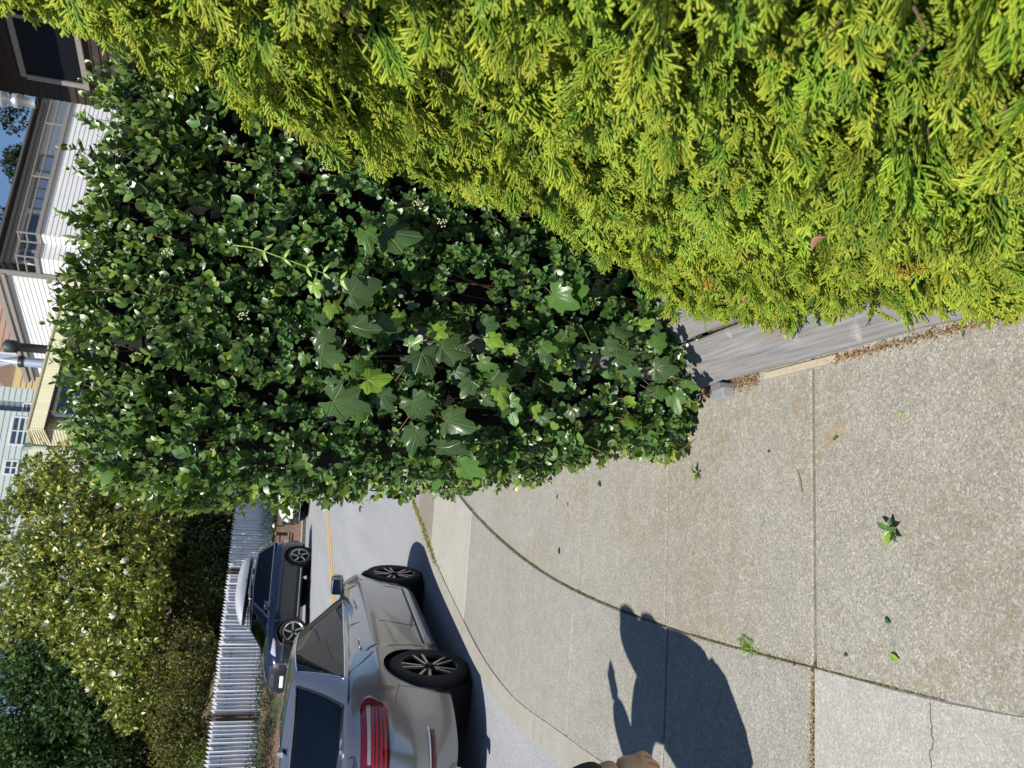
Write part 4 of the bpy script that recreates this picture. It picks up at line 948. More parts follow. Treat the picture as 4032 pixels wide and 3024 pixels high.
# ---------------------------------------------------------------- dark blue estate across the bend
navy = paint('dark_blue_paint', (.010, .016, .040), .25, .22)
SUV = dict(wb=2.82, r=.365, Ra=.43, hw=.925, nr=5.0, nf=4.0,
    xr=([.15, .35, .5, .7, .85, 1.0, 1.15], [-.75, -.93, -.96, -.95, -.92, -.88, -.83]),
    xf=([.15, .35, .5, .65, .8, .95, 1.15], [3.5, 3.66, 3.70, 3.70, 3.64, 3.45, 3.1]),
    w=([.15, .3, .45, .6, .8, .88, .93, 1.0, 1.1, 1.15], [.86, .915, .925, .935, .945, .945, .925, .905, .87, .85]),
    ztop=([-.95, -.5, .5, 1.5, 2.3, 2.8, 3.2, 3.5, 3.7], [1.10, 1.10, 1.08, 1.06, 1.05, 1.03, .98, .92, .84]),
    zbot=([-1, -.5, .4, 2.4, 3.3, 3.7], [.36, .30, .25, .25, .27, .30]),
    crown=([-1, -.5, 2.3, 2.8, 3.4, 3.7], [.01, .02, .03, .08, .07, .03]),
    g0=(-.86, 2.50, .865), g1=(-.50, 1.62, .62), bowr=.03, bowf=.03, zroof=([-.8, -.5, .3, 1.0, 1.62, 2.0], [1.50, 1.565, 1.60, 1.60, 1.55, 1.48]), rcrown=.04, sw=(.10, .93), bp=.55, gn=7.0)
sv = Car('parked_suv', 'dark blue estate car on the far kerb carrying a silver roof box', (-6.46, 24.15, .925), math.atan2(-.852, -.524), SUV)
sv.body(navy); sv.greenhouse(navy)
for xw, st in ((0, 0), (2.82, -.42)):
    for sd in (-1, 1): sv.wheel(xw, sd, 'swirl' if True else '', (M['alloy'], M['alloy_dark']), st, .27)
for sd in (-1, 1):
    F = lambda x, z: (sv.fr_x(x, z, sd), z)
    for xw in (0, 2.82):
        P = []
        for a in np.linspace(-.02, math.pi + .02, 36):
            x, z = xw + math.cos(a) * .44, .365 + math.sin(a) * .44; P.append(tuple(sv.pt(sv.fr_x(x, z, sd), z, -.006).ravel()))
        Geo().tube(P, .022, 6).build('arch_trim', M['black_trim'], sv.root, smooth=True)
    sv.seam('door_seam', [F(1.02, 1.08), F(1.02, .7), F(1.0, .33)], .005); sv.seam('door_seam', [F(2.25, 1.03), F(2.27, .6), F(2.22, .33)], .005); sv.seam('door_seam', [F(.15, 1.08), F(.42, .7), F(.46, .4)], .005)
    sv.patch('sill_strip', M['chrome'], sv.fr_x(.5, .3, sd), sv.fr_x(2.3, .3, sd), .285, .315, .012, .02)
    sv.patch('sill_trim', M['black_trim'], sv.fr_x(.46, .3, sd), sv.fr_x(2.34, .3, sd), .25, .40, .006, .02)
    sv.handle(.42, .98, sd, navy); sv.handle(1.5, .96, sd, navy); sv.mirror(2.0, 1.14, sd, navy)
    fa = sv.fr_x(3.02, .85, sd); fb = .5 - .065 if sd < 0 else .5 + .065
    hl = sv.patch('headlight', M['clear_lens'], fb, fa, .76, .90, .010, .02, zf=lambda u: (.76 + .05 * u, .90 - .03 * u))
    sv.patch('indicator', M['amber'], fb + (fa - fb) * .86, fa, .81, .86, .014, .004, hl)
    sv.patch('air_intake', M['black_trim'], .5 - .062 if sd < 0 else .5 + .062, .5 - .105 if sd < 0 else .5 + .105, .42, .60, .008, .02)
    ir = sv.patch('intake_frame', M['chrome'], .5 - .060 if sd < 0 else .5 + .060, .5 - .108 if sd < 0 else .5 + .108, .60, .615, .014, .01)
    sv.patch('tail_light', M['red_lens'], sv.fr_x(-.62, .95, sd), .035 if sd < 0 else .965, .90, 1.02, .008, .01)
    Geo().tube([(x, sd * .63, float(np.interp(x, *SUV['zroof'])) + .065) for x in np.linspace(-.45, 1.45, 14)], .016, 6).tube([(-.45, sd * .63, 1.57), (-.45, sd * .63, 1.63)], .014, 6).tube([(1.45, sd * .63, 1.56), (1.45, sd * .63, 1.63)], .014, 6).build('roof_rail', M['alloy'], sv.root, smooth=True)
gr_ = sv.patch('grille', M['black_trim'], .5 - .052, .5 + .052, .40, .86, .012, .02, nu=30, nv=12, zf=lambda u: (.40 + .10 * abs(u - .5) * 2 * .6, .86 - .10 * max(0, abs(u - .5) * 2 - .75) / .25))
edge = [(.5 - .052, .47), (.5 - .052, .74), (.5 - .038, .86), (.5 + .038, .86), (.5 + .052, .74), (.5 + .052, .47), (.5 + .036, .40), (.5 - .036, .40), (.5 - .052, .47)]
dense = []
for (a, b), (c_, d_) in zip(edge[:-1], edge[1:]): dense += [(a + (c_ - a) * k / 6, b + (d_ - b) * k / 6) for k in range(6)]
sv.seam('grille_frame', dense + [edge[0]], .011, M['chrome'], gr_, .016)
for zz in np.linspace(.46, .72, 6): sv.patch('grille_bar', M['alloy_dark'], .5 - .046, .5 + .046, zz, zz + .014, .017, .004, gr_)
for k in range(4):
    c_ = sv.pt(.5 + (k - 1.5) * .0115, .795, .022).ravel(); G = Geo().tube([(c_[0], c_[1] + .042 * math.cos(a), c_[2] + .042 * math.sin(a)) for a in np.linspace(0, 2 * math.pi, 22)], .006, 6); G.build('badge_ring', M['chrome'], gr_, smooth=True)
sv.patch('number_plate', M['plate'], .5 - .022, .5 + .022, .50, .62, .020, .008, gr_)
for x_ in (.25, 1.05): Geo().tube([(x_, -.66, 1.675), (x_, .66, 1.675)], .018, 6).build('crossbar', M['black_trim'], sv.root, smooth=True)
# bicycle carrier on the tow bar
bk = Geo().tube([(-.95, 0, .45), (-1.35, 0, .45), (-1.38, 0, 1.15)], .03, 6).tube([(-1.38, -.35, 1.0), (-1.38, .35, 1.0)], .025, 6).tube([(-1.30, -.55, .62), (-1.30, .55, .62)], .025, 6).tube([(-1.42, -.5, .7), (-1.42, .5, .7)], .02, 6).box((-1.4, .42, .95), (.08, .07, .35)).box((-1.4, -.1, .98), (.1, .06, .4))
bk.build('bicycle_carrier', M['black_trim'], sv.root)
Geo().box((-1.42, .42, 1.14), (.03, .08, .05)).build('carrier_reflector', M['amber'], sv.root)

# silver roof box resting on the crossbars
rb = thing('roof_box', 'long silver roof box lying on the dark blue car', 'roof box', (-6.46, 24.15, .925)); rb.rotation_euler = (0, 0, math.atan2(-.852, -.524))
silver = plain('silver_plastic', (.55, .57, .60), .35, .25, var=.04); rows = []
for x in np.linspace(-.62, 1.75, 26):
    f = (x + .62) / 2.37; hw = .40 * (1 - (2 * f - 1) ** 6 * .55) * (1 if f < .55 else 1 - .22 * ((f - .55) / .45) ** 2); hh = .30 * (1 - (abs(2 * f - .85)) ** 2.6 * .62); hh = max(hh, .08)
    if f < .001 or f > .999: hw *= .86; hh *= .6
    rows.append([(x, hw * math.cos(a) if True else 0, 1.775 + hh * max(0, math.sin(a)) ** .75) for a in np.linspace(0, math.pi, 15)])
lid = Geo().grid(rows); k = 15; nv = len(lid.v); lid.f += [tuple(range(k)), tuple(range(nv - 1, nv - k - 1, -1))]
autosmooth(lid.build('lid', silver, rb))
rows = []
for x in np.linspace(-.60, 1.72, 20):
    f = (x + .62) / 2.37; hw = .385 * (1 - (2 * f - 1) ** 6 * .55) * (1 if f < .55 else 1 - .22 * ((f - .55) / .45) ** 2)
    rows.append([(x, hw, 1.772), (x, hw * .92, 1.72), (x, hw * .6, 1.70), (x, -hw * .6, 1.70), (x, -hw * .92, 1.72), (x, -hw, 1.772)])
tr_ = Geo().grid(rows); nv = len(tr_.v); tr_.f += [tuple(range(6)), tuple(range(nv - 1, nv - 7, -1))]
tr_.build('tray', M['black_trim'], rb)
Geo().box((.55, .405, 1.80), (.10, .01, .02)).build('latch', M['alloy_dark'], rb)

# ---------------------------------------------------------------- white car further round the bend
white = paint('white_paint', (.78, .78, .77), 0.0, .25)
WH = dict(SED); WH.update(g0=(-.80, 2.35, .80), g1=(-.20, 1.5, .58), nf=3.4, ztop=([-1.1, -.5, .5, 1.5, 2.3, 2.8, 3.3, 3.6, 3.75], [1.02, 1.03, 1.0, .98, .97, .95, .88, .80, .70]), zroof=([-.8, -.2, .5, 1.1, 1.5, 2.0], [1.46, 1.52, 1.55, 1.55, 1.52, 1.45]), sw=(.12, .93), bright=False)
wc = Car('parked_hatchback', 'white car nosing out behind the hedge past the dark blue car', (-3.15, 30.3, 1.16), math.atan2(-.852, -.524), WH)
wc.body(white); wc.greenhouse(white)
for xw in (0, 2.776):
    for sd in (-1, 1): wc.wheel(xw, sd, 'single', (M['alloy'], M['alloy_dark']))
wc.patch('lower_grille', M['black_trim'], .5 - .085, .5 + .085, .24, .56, .010, .02, nu=30, nv=8)
wc.patch('number_plate', M['plate'], .5 - .02, .5 + .02, .42, .54, .022, .008)
for sd in (-1, 1): wc.patch('headlight', M['clear_lens'], .5 - .075 if sd < 0 else .5 + .075, wc.fr_x(3.1, .75, sd), .68, .78, .012, .02); wc.mirror(2.0, 1.08, sd, white)
bq = wc.pt(.5, .70, .012).ravel(); Geo().tube([(bq[0], bq[1] + .05 * math.cos(a), bq[2] + .03 * math.sin(a)) for a in np.linspace(0, 6.283, 18)], .006, 5).build('badge', M['alloy_dark'], wc.root)
# ================================================================ slatted fence on the bank
def fpt(u, e=0.0): q = F0 + FD * u + FN * e; return q
fz0 = lambda u: 1.98 + .042 * u                      # foot of the fence
fz1 = lambda u: 3.60 + .042 * u
fence = thing('slat_fence', 'tall pale grey slatted fence with slanted tops behind the dark blue car', 'fence', (F0[0], F0[1], 2.0))
fr = math.atan2(FD[1], FD[0])
sw = .10
slm = npmesh('slat', [(-sw/2, -.011, 0), (sw/2, -.011, 0), (sw/2, .011, 0), (-sw/2, .011, 0), (-sw/2, -.011, 1.53), (sw/2, -.011, 1.64), (sw/2, .011, 1.64), (-sw/2, .011, 1.53)],
    [(0, 3, 2, 1), (4, 5, 6, 7), (0, 1, 5, 4), (1, 2, 6, 5), (2, 3, 7, 6), (3, 0, 4, 7)], None)
slat_paint = plain('pale_fence_paint', (.74, .75, .82), .6, var=.10, scale=3); slat_brown = plain('brown_stain', (.10, .07, .055), .8, var=.3, scale=5)
sm2 = slm.copy(); slm.materials.append(slat_paint); sm2.materials.append(slat_brown)
k = 0; u = -3.2
while u < 13.5:
    br = k in (34, 35, 77, 78, 106)
    o = obj('slat', sm2 if br else slm, fence); q = fpt(u) - F0
    o.location = (q[0], q[1], fz0(u) - 2.0 + random.uniform(-.012, .012)); o.rotation_euler = (random.uniform(-.008, .008), random.uniform(-.008, .008), fr - .62 + random.uniform(-.03, .03)); o.scale = (random.uniform(.94, 1.04), 1, random.uniform(.992, 1.008))
    u += .142; k += 1
for zz in (.35, 1.15):
    a, b = fpt(-3.3, .04) - F0, fpt(13.6, .04) - F0
    Geo().tube([(a[0], a[1], fz0(-3.3) - 2 + zz), (b[0], b[1], fz0(13.6) - 2 + zz)], .04, 4).build('rail', slat_brown, fence)
for u in np.arange(-2.9, 14, 2.4):
    q = fpt(u, .10) - F0; Geo().box((q[0], q[1], fz0(u) - 2 + .75), (.09, .09, 1.6)).build('post', slat_brown, fence)

# ================================================================ trees and shrubs beyond the fence
def crown(blobs, n, leaf, size, cols, lift=.3, shell=.55, gaps=.35, off=(0, 0, 0), per=1, spread=.0, seed=0, sunny=None):
    """leaves through a set of ellipsoids (cx,cy,cz,rx,ry,rz)"""
    vol = np.array([b[3] * b[4] * b[5] for b in blobs]) ** .67; vol /= vol.sum(); P = []; N = []
    for b, v in zip(blobs, vol):
        m = int(n * v); d = rng.normal(size=(m, 3)); d /= np.linalg.norm(d, axis=1)[:, None]; rr = (1 - rng.random(m) ** 1.6 * shell)
        q = np.array(b[:3]) + d * np.array(b[3:]) * (rr * (1 + .10 * wob(d * 3, 2.2, seed + b[0])))[:, None]; P.append(q); N.append(d)
    P = np.concatenate(P); N = np.concatenate(N)
    keep = wob(P, 1.9, seed) + .6 * wob(P, 4.3, seed + 2) > -1.0 + gaps; P, N = P[keep], N[keep]
    P = np.repeat(P, per, 0) ; N = np.repeat(N, per, 0); m = len(P)
    d = N * .6 + rng.normal(0, .75, (m, 3)) + np.array([0, 0, lift]); nn = N + rng.normal(0, .5, (m, 3)) + np.array([0, 0, .5])
    P = P + d / np.linalg.norm(d, axis=1)[:, None] * spread * rng.uniform(.3, 1, m)[:, None]
    sc = size * rng.uniform(.7, 1.3, m); V, F = scatter(*leaf, frames_n(d, nn), P - np.array(off), sc)
    c = np.array(cols)[rng.integers(0, len(cols), m)] * rng.uniform(.7, 1.3, m)[:, None]
    return V, F, np.repeat(c, len(leaf[0]), 0)
lp3 = leaf_proto(.45, 2, .15, .1); lp2 = leaf_proto(.5, 2, .2, .1); lps = leaf_proto(.6, 1, .1, .0)
lps = (np.array([(0, 0, 0), (.3, .5, .06), (0, 1, 0), (-.3, .5, .06)]), np.array([(0, 1, 2, 3)]))
def tree(name, label, base_, blobs, n, leaf, size, cols, mat, cat='tree', trunk=.16, limbs=7, group=None, **k):
    t_ = thing(name, label, cat, base_, group=group); V, F, c = crown(blobs, n, leaf, size, cols, off=base_, **k)
    o = obj('crown', npmesh('crown', V, F, mat, smooth=True, col=c), t_); o['kind'] = 'stuff'
    g = Geo(); B = Vector(base_); top = Vector(np.mean([b[:3] for b in blobs], 0)) - B
    g.tube([(0, 0, -.3), top * .3 + Vector((.1, 0, 0)), top * .65, top], [trunk, trunk * .8, trunk * .55, trunk * .25], 8)
    g.build('trunk', M['bark'], t_, smooth=True)
    for b in blobs[:limbs]:
        e = Vector(b[:3]) - B; a = top * random.uniform(.3, .55); Geo().tube([a, (a + e) / 2 + Vector((random.uniform(-.2, .2), 0, .2)), e, e + (e - a) * .25], [trunk * .4, trunk * .28, trunk * .15, .015], 6).build('limb', M['bark'], t_, smooth=True)
    return t_
def core(t_, blobs, k=.72):
    """shaded thicket of inner twigs"""
    B = Vector(t_.location); g = Geo()
    for i in range(260):
        b = random.choice(blobs); q = Vector([b[j] + random.uniform(-1, 1) * b[3 + j] * k for j in range(3)]) - B
        d = Vector((random.uniform(-1, 1), random.uniform(-1, 1), random.uniform(-.3, 1))) * .5; g.tube([q, q + d * .5 + Vector((0, 0, .05)), q + d], [.014, .01, .005], 3, False)
    g.build('branchlets', M['bark'], t_)['kind'] = 'stuff'
mg = [(-7.0, 33.6, 10.0, 2.3, 2.0, 1.75), (-9.2, 33.8, 9.7, 2.2, 2.0, 1.9), (-5.9, 34.2, 8.6, 1.6, 1.8, 1.5), (-7.9, 32.6, 8.0, 2.2, 1.6, 1.6), (-10.0, 32.6, 7.7, 2.0, 1.6, 1.5), (-11.9, 32.4, 7.7, 1.6, 1.4, 1.25), (-13.3, 32.2, 6.9, 1.3, 1.2, .95), (-11.2, 33.8, 9.2, 1.5, 1.4, 1.2), (-6.8, 33.0, 6.9, 1.5, 1.4, 1.1), (-8.9, 32.0, 6.7, 1.6, 1.2, .9), (-5.0, 34.4, 10.4, 1.0, 1.2, 1.1), (-11.0, 31.8, 6.7, 1.3, 1.1, .8), (-8.2, 34.2, 11.7, 2.3, 1.6, 1.3), (-10.9, 34.8, 11.3, 1.9, 1.5, 1.3), (-5.9, 34.6, 11.4, 1.3, 1.2, 1.0)]
mt = tree('magnolia_tree', 'broad yellow-green magnolia with stiff shiny leaves and white blossoms above the fence', (-9.4, 34.2, 3.4), mg, 8600, lp3, .21, [(.13, .21, .035), (.22, .28, .04), (.33, .33, .05), (.085, .14, .03), (.45, .40, .09)], M['leaf_gloss'], trunk=.2, limbs=12, per=6, spread=.08, gaps=.32, shell=.6, lift=.55, seed=1)
core(mt, mg)
fl = npmesh('blossom', *scatter(*leaf_proto(.7, 2, .4, -.5), frames(np.array([(math.cos(a), math.sin(a), .6) for a in np.linspace(0, 5.5, 7)]), np.zeros(7)), np.zeros((7, 3)), np.full(7, .14)), plain('magnolia_petal', (.75, .70, .56), .5), smooth=True)
for (x, y, z) in ((-8.2, 30.9, 7.25), (-7.9, 31.0, 7.4), (-10.7, 31.2, 8.6), (-9.6, 31.6, 9.3), (-12.0, 30.9, 7.1), (-11.9, 30.9, 7.4), (-6.1, 32.2, 8.0), (-9.9, 31.0, 7.6), (-7.4, 31.3, 9.0), (-10.4, 31.4, 9.9), (-12.6, 31.0, 8.2)):
    o = obj('blossom', fl, mt); o.location = Vector((x, y, z)) - Vector(mt.location); o.rotation_euler = (random.uniform(.3, 1.2), random.uniform(-.5, .5), random.uniform(0, 6)); s = random.uniform(1.1, 1.7); o.scale = (s, s, s)
gt = [(-15.0, 35, 10.8, 3.2, 2.2, 2.3), (-12.6, 36, 11.4, 2.4, 2, 1.6), (-16.8, 34, 8.4, 2.6, 2, 2.0), (-14.3, 34.2, 8.9, 2.4, 1.8, 1.8), (-17.5, 34, 11.0, 2.6, 2.2, 2.2)]
tr2 = tree('broadleaf_tree', 'dark grey-green small-leaved tree filling the upper corner behind the magnolia', (-15.2, 36.2, 3.2), gt, 36000, lps, .20, [(.05, .10, .034), (.075, .13, .045), (.10, .155, .05), (.035, .07, .025)], M['leaf_matte'], trunk=.22, gaps=.2, shell=.5, seed=5)
core(tr2, gt)
ol = [(-10.2, 33.4, 5.3, 2.0, 1.1, 1.25), (-12.2, 31.6, 5.4, 1.9, 1.2, 1.2), (-13.6, 30.2, 4.9, 1.5, 1.1, 1.1), (-11.3, 30.6, 4.7, 1.4, .9, .8), (-14.4, 29.6, 4.6, 1.2, .9, 1.1)]
ob_ = tree('olive_shrub', 'tall olive-brown shrub with fine foliage right above the middle of the fence', (-12.0, 32.2, 2.6), ol, 22000, lps, .12, [(.09, .12, .035), (.13, .15, .045), (.17, .16, .05), (.065, .09, .03), (.20, .15, .03)], M['leaf_matte'], 'shrub', trunk=.07, gaps=.25, shell=.6, seed=9)
core(ob_, ol)
de = [(-8.0, 34.0, 5.4, 1.9, 1.2, 1.5), (-6.2, 35.4, 5.6, 1.7, 1.2, 1.7), (-4.6, 36.6, 6.0, 1.6, 1.2, 2.0), (-9.4, 33.2, 4.6, 1.3, .9, .9), (-5.0, 36.8, 8.0, 1.6, 1.2, 1.3)]
ds = tree('evergreen_shrub', 'deep green evergreen thicket in the shade under the magnolia', (-7.0, 35.2, 2.8), de, 18000, lp2, .12, [(.022, .055, .016), (.035, .075, .02), (.05, .10, .025)], M['leaf'], 'shrub', trunk=.08, gaps=.35, shell=.6, seed=12)
core(ds, de)
bs = [(-16.0, 28.6, 4.3, 1.6, .9, .8), (-14.6, 28.9, 3.9, .9, .8, .6), (-15.4, 27.6, 3.6, .9, .6, .6)]
b1 = tree('flowering_bush', 'bright green bush with red and purple flowers at the fence end', (-15.5, 28.6, 2.4), bs, 7000, lp2, .075, [(.11, .19, .03), (.16, .24, .04), (.08, .15, .03)], M['leaf'], 'bush', trunk=.04, gaps=.2, seed=15)
pf = npmesh('flower', *scatter(*leaf_proto(.8, 2, .3, -.2), frames(np.array([(math.cos(a), math.sin(a), .4) for a in np.linspace(0, 5, 6)]), np.zeros(6)), np.zeros((6, 3)), np.full(6, .045)), plain('red_flower', (.62, .09, .03), .6)); pp = pf.copy(); pp.materials.clear(); pp.materials.append(plain('purple_flower', (.24, .07, .45), .6))
for i in range(16):
    o = obj('flower', pf if i % 4 else pp, b1); o.location = Vector((-15.3 + random.uniform(-1.0, 1.0), 27.75 + random.uniform(-.2, .2), 4.3 + random.uniform(-.6, .5))) - Vector(b1.location); o.rotation_euler = (1.2, 0, random.uniform(0, 6))
# dim backdrop of thicket behind the trees
bk_ = [(-13, 38.0, 7.0, 6, 1.2, 4.4), (-7.5, 39, 6.5, 4, 1.2, 4.0), (-18, 37, 8, 5, 1.2, 5)]
bt = tree('background_thicket', 'black-green thicket deep behind the fence trees', (-11, 38.2, 4.5), bk_, 24000, lps, .34, [(.02, .035, .012), (.03, .045, .016)], M['leaf_matte'], 'thicket', trunk=.12, gaps=-2, shell=.4, seed=20)
# low clipped shrubs on the bank in front of the fence
def bankshrub(u0, u1, e, h_, n, label, cols, seed, group=None):
    bl = []
    for u in np.arange(u0, u1, .45): q = fpt(u, e + random.uniform(-.12, .12)); bl.append((q[0], q[1], float(hill_z(*q)) + h_ * .45, .42, .38, h_ * .55 * random.uniform(.85, 1.1)))
    c = fpt((u0 + u1) / 2, e); t_ = thing('low_shrub', label, 'shrub', (c[0], c[1], float(hill_z(*c)))); V, F, cc_ = crown(bl, n, lp2, .055, cols, off=t_.location, gaps=0, shell=.5, seed=seed)
    o = obj('foliage', npmesh('foliage', V, F, M['leaf'], smooth=True, col=cc_), t_); o['kind'] = 'stuff'
    g = Geo()
    for b in bl: g.tube([Vector((b[0], b[1], b[2] - .5)) - Vector(t_.location), Vector(b[:3]) - Vector(t_.location)], [.03, .01], 5)
    g.build('stems', M['bark'], t_)['kind'] = 'stuff'
bankshrub(-3.0, 3.6, -1.5, .62, 9000, 'dark green low shrubs at the fence foot beyond the silver car roof', [(.018, .045, .016), (.03, .065, .02)], 31)
bankshrub(8.6, 12.6, -.65, .7, 3600, 'sprawling leafy ground plant on the bank near the white car', [(.05, .10, .025), (.09, .15, .04)], 33)
# two short black path lights on the bank
for k, (u, e) in enumerate(((8.9, -1.55), (8.35, -2.3))):
    q = fpt(u, e); z = float(hill_z(*q)); pl_ = thing('path_light', ('black path light with pale cap higher on the bank behind the blue car', 'black path light lower on the bank close to the far kerb')[k], 'path light', (q[0], q[1], z))
    Geo().lathe([(.03, -.05), (.03, .38), (.02, .40)], 10, 'z').build('stem', M['black_trim'], pl_, smooth=True)
    Geo().lathe([(.02, .38), (.10, .40), (.09, .45), (.01, .50)], 14, 'z').build('cap', M['black_trim'] if k else plain('pale_cap', (.6, .58, .52), .5), pl_, smooth=True)

# ================================================================ houses
def wall_boards(root, off, p0, p1, z0, z1, hgt, mat, name, tilt=.02, back=None, jit=0.0):
    """horizontal courses, each a wedge standing proud at its foot"""
    p0, p1 = np.array(p0, float), np.array(p1, float); L = np.linalg.norm(p1 - p0); d = (p1 - p0) / L; n = np.array([d[1], -d[0]])   # outward = right of p0->p1
    me = npmesh(name, [(0, tilt, 0), (L, tilt, 0), (L, .0, hgt), (0, .0, hgt), (0, -.05, 0), (L, -.05, 0), (L, -.05, hgt), (0, -.05, hgt)], [(0, 1, 2, 3), (4, 7, 6, 5), (0, 4, 5, 1), (3, 2, 6, 7), (0, 3, 7, 4), (1, 5, 6, 2)], mat)
    B = Matrix(((d[0], n[0], 0), (d[1], n[1], 0), (0, 0, 1))); k = 0; z = z0
    while z < z1 - hgt * .4:
        o = obj(name, me, root); o.matrix_local = Matrix.Translation((p0[0] - off[0], p0[1] - off[1], z - off[2])) @ B.to_4x4(); z += hgt
    g = Geo().prism([(p0[0] - off[0], p0[1] - off[1]), (p1[0] - off[0], p1[1] - off[1]), (p1[0] - n[0] * .3 - off[0], p1[1] - n[1] * .3 - off[1]), (p0[0] - n[0] * .3 - off[0], p0[1] - n[1] * .3 - off[1])], (back if back is not None else z0) - off[2], z1 - off[2])
    for i, v in enumerate(g.v): g.v[i] = (v[0] - n[0] * .051, v[1] - n[1] * .051, v[2])
    fixn(g.build('wall', mat, root)); return d, n
def window(root, off, p, d, n, w_, h_, z, frame_m, fw=.09, mull=1, trans=0, glass=None, proud=.07):
    """framed window centred at plan point p"""
    p = np.array(p, float); B = Matrix(((d[0], n[0], 0), (d[1], n[1], 0), (0, 0, 1))).to_4x4(); T = Matrix.Translation((p[0] - off[0], p[1] - off[1], z - off[2])) @ B
    g = Geo().box((0, proud / 2, h_ / 2), (w_, proud, fw)).box((0, proud / 2, -h_ / 2), (w_ + .1, proud + .06, fw)).box((-w_ / 2, proud / 2, 0), (fw, proud - .004, h_ - fw)).box((w_ / 2, proud / 2, 0), (fw, proud - .004, h_ - fw))
    for k in range(mull): g.box((-w_ / 2 + w_ * (k + 1) / (mull + 1), proud / 2, 0), (fw * .6, proud - .01, h_ - fw))
    for k in range(trans): g.box((0, proud / 2, -h_ / 2 + h_ * (k + 1) / (trans + 1)), (w_ - fw, proud - .016, fw * .4))
    o = g.build('window', frame_m, root); o.matrix_local = T
    pn = Geo().box((0, .012, 0), (w_ - .02, .015, h_ - .02)).build('pane', glass or M['pane'], o)
    return o
t = NT('window_pane'); M['pane'] = t.done(t.pbr((.035, .05, .085), .06, 0, Specular_IOR_Level=.9))
t = NT('blind_pane'); M['blind'] = t.done(t.pbr((.42, .46, .55), .25, 0, Specular_IOR_Level=.6))
def shingle(name, c, sc=5.0, var=.25):
    t = NT(name); p = t.gen(); br = t.n('TexBrick', i_Vector=t.n('Mapping', i_Vector=p, i_Rotation=(R(90), 0, 0)).outputs[0], i_Scale=1.0, i_Color1=tuple(x * (1 - var) for x in c), i_Color2=tuple(min(1, x * (1 + var * .5)) for x in c), i_Mortar=tuple(x * .5 for x in c))
    br.inputs['Brick Width'].default_value = .19; br.inputs['Row Height'].default_value = 3.0; br.inputs['Mortar Size'].default_value = .006
    return t.done(t.pbr(t.mix(.35, br.outputs[0], t.mix(t.noise(p, 7, 4), tuple(x * .8 for x in c), tuple(min(1, x * 1.1) for x in c))), .8))
M['shingle_brown'] = shingle('brown_shingle', (.034, .021, .017)); M['shingle_white'] = shingle('white_shingle', (.74, .73, .72), var=.06); M['shingle_pale'] = shingle('pale_yellow_shingle', (.60, .55, .36), var=.10)  # brown shingle darkened so its colour carries the eave's shade
M['trim_grey'] = plain('weathered_trim', (.24, .215, .19), .8); M['trim_white'] = plain('white_trim', (.72, .73, .76), .5); M['fascia'] = plain('tan_fascia', (.42, .36, .27), .7)
M['siding_green'] = plain('pale_green_siding', (.50, .56, .54), .7, var=.05); M['siding_blue'] = plain('grey_blue_siding', (.17, .21, .25), .7, var=.05); M['siding_yellow'] = plain('yellow_siding', (.66, .48, .24), .7, var=.06); M['stucco'] = plain('pale_stucco', (.62, .58, .42), .85, var=.08, scale=2)
M['roof_grey'] = plain('roof_felt', (.10, .095, .09), .9)
def H(*a): return np.array(a, float)
# --- brown shingled house close behind the hedges
hb = thing('shingled_house', 'dark brown shingled house with grey framed window peeking over the hedge top', 'house', (7, 18, 1.0)); ob1 = (7, 18, 1.0)
wd_ = H(math.sin(R(-37)), math.cos(R(-37))); P0 = H(5.55, 20.0); P1 = P0 - wd_ * 6.5
# seen side runs from near (P1) to the far corner (P0); its outward side faces the street
wall_boards(hb, ob1, P0, P1, 1.0, 9.3, .16, M['shingle_brown'], 'shingle_course', .018)
dd = (P1 - P0) / np.linalg.norm(P1 - P0); nn_ = H(dd[1], -dd[0])
window(hb, ob1, P0 + dd * 1.98, dd, nn_, 2.9, 1.28, 7.60, M['trim_grey'], .11, 1, 0, plain('unlit_pane', (.006, .007, .009), .5, Specular_IOR_Level=.15))
# far end wall and the roof with a deep eave
q = P0 - nn_ * 7.0
wall_boards(hb, ob1, q, P0, 1.0, 9.3, .16, M['shingle_brown'], 'shingle_course', .018)
e0 = P0 - dd * .75 + nn_ * .95; e1 = P1 + nn_ * .95; r0 = P0 - dd * .75 - nn_ * 3.2; r1 = P1 - nn_ * 3.2
zr_ = 8.86
g = Geo().add([(*(e0 - H(7, 18)), zr_ - 1), (*(e1 - H(7, 18)), zr_ - 1), (*(r1 - H(7, 18)), zr_ + 1.4), (*(r0 - H(7, 18)), zr_ + 1.4), (*(e0 - H(7, 18)), zr_ - .8), (*(e1 - H(7, 18)), zr_ - .8), (*(r1 - H(7, 18)), zr_ + 1.6), (*(r0 - H(7, 18)), zr_ + 1.6)], [(0, 3, 2, 1), (4, 5, 6, 7), (0, 1, 5, 4), (1, 2, 6, 5), (2, 3, 7, 6), (3, 0, 4, 7)])
ro = fixn(g.build('roof', plain('dark_soffit', (.07, .05, .04), .9), hb))
Geo().tube([(*(e0 - H(7, 18) - dd * .02), zr_ - .9), (*(r0 - H(7, 18) - dd * .02), zr_ + 1.5)], .15, 4).tube([(*(e0 - H(7, 18)), zr_ - .9), (*(e1 - H(7, 18)), zr_ - .9)], .14, 4).build('fascia', M['fascia'], ro)
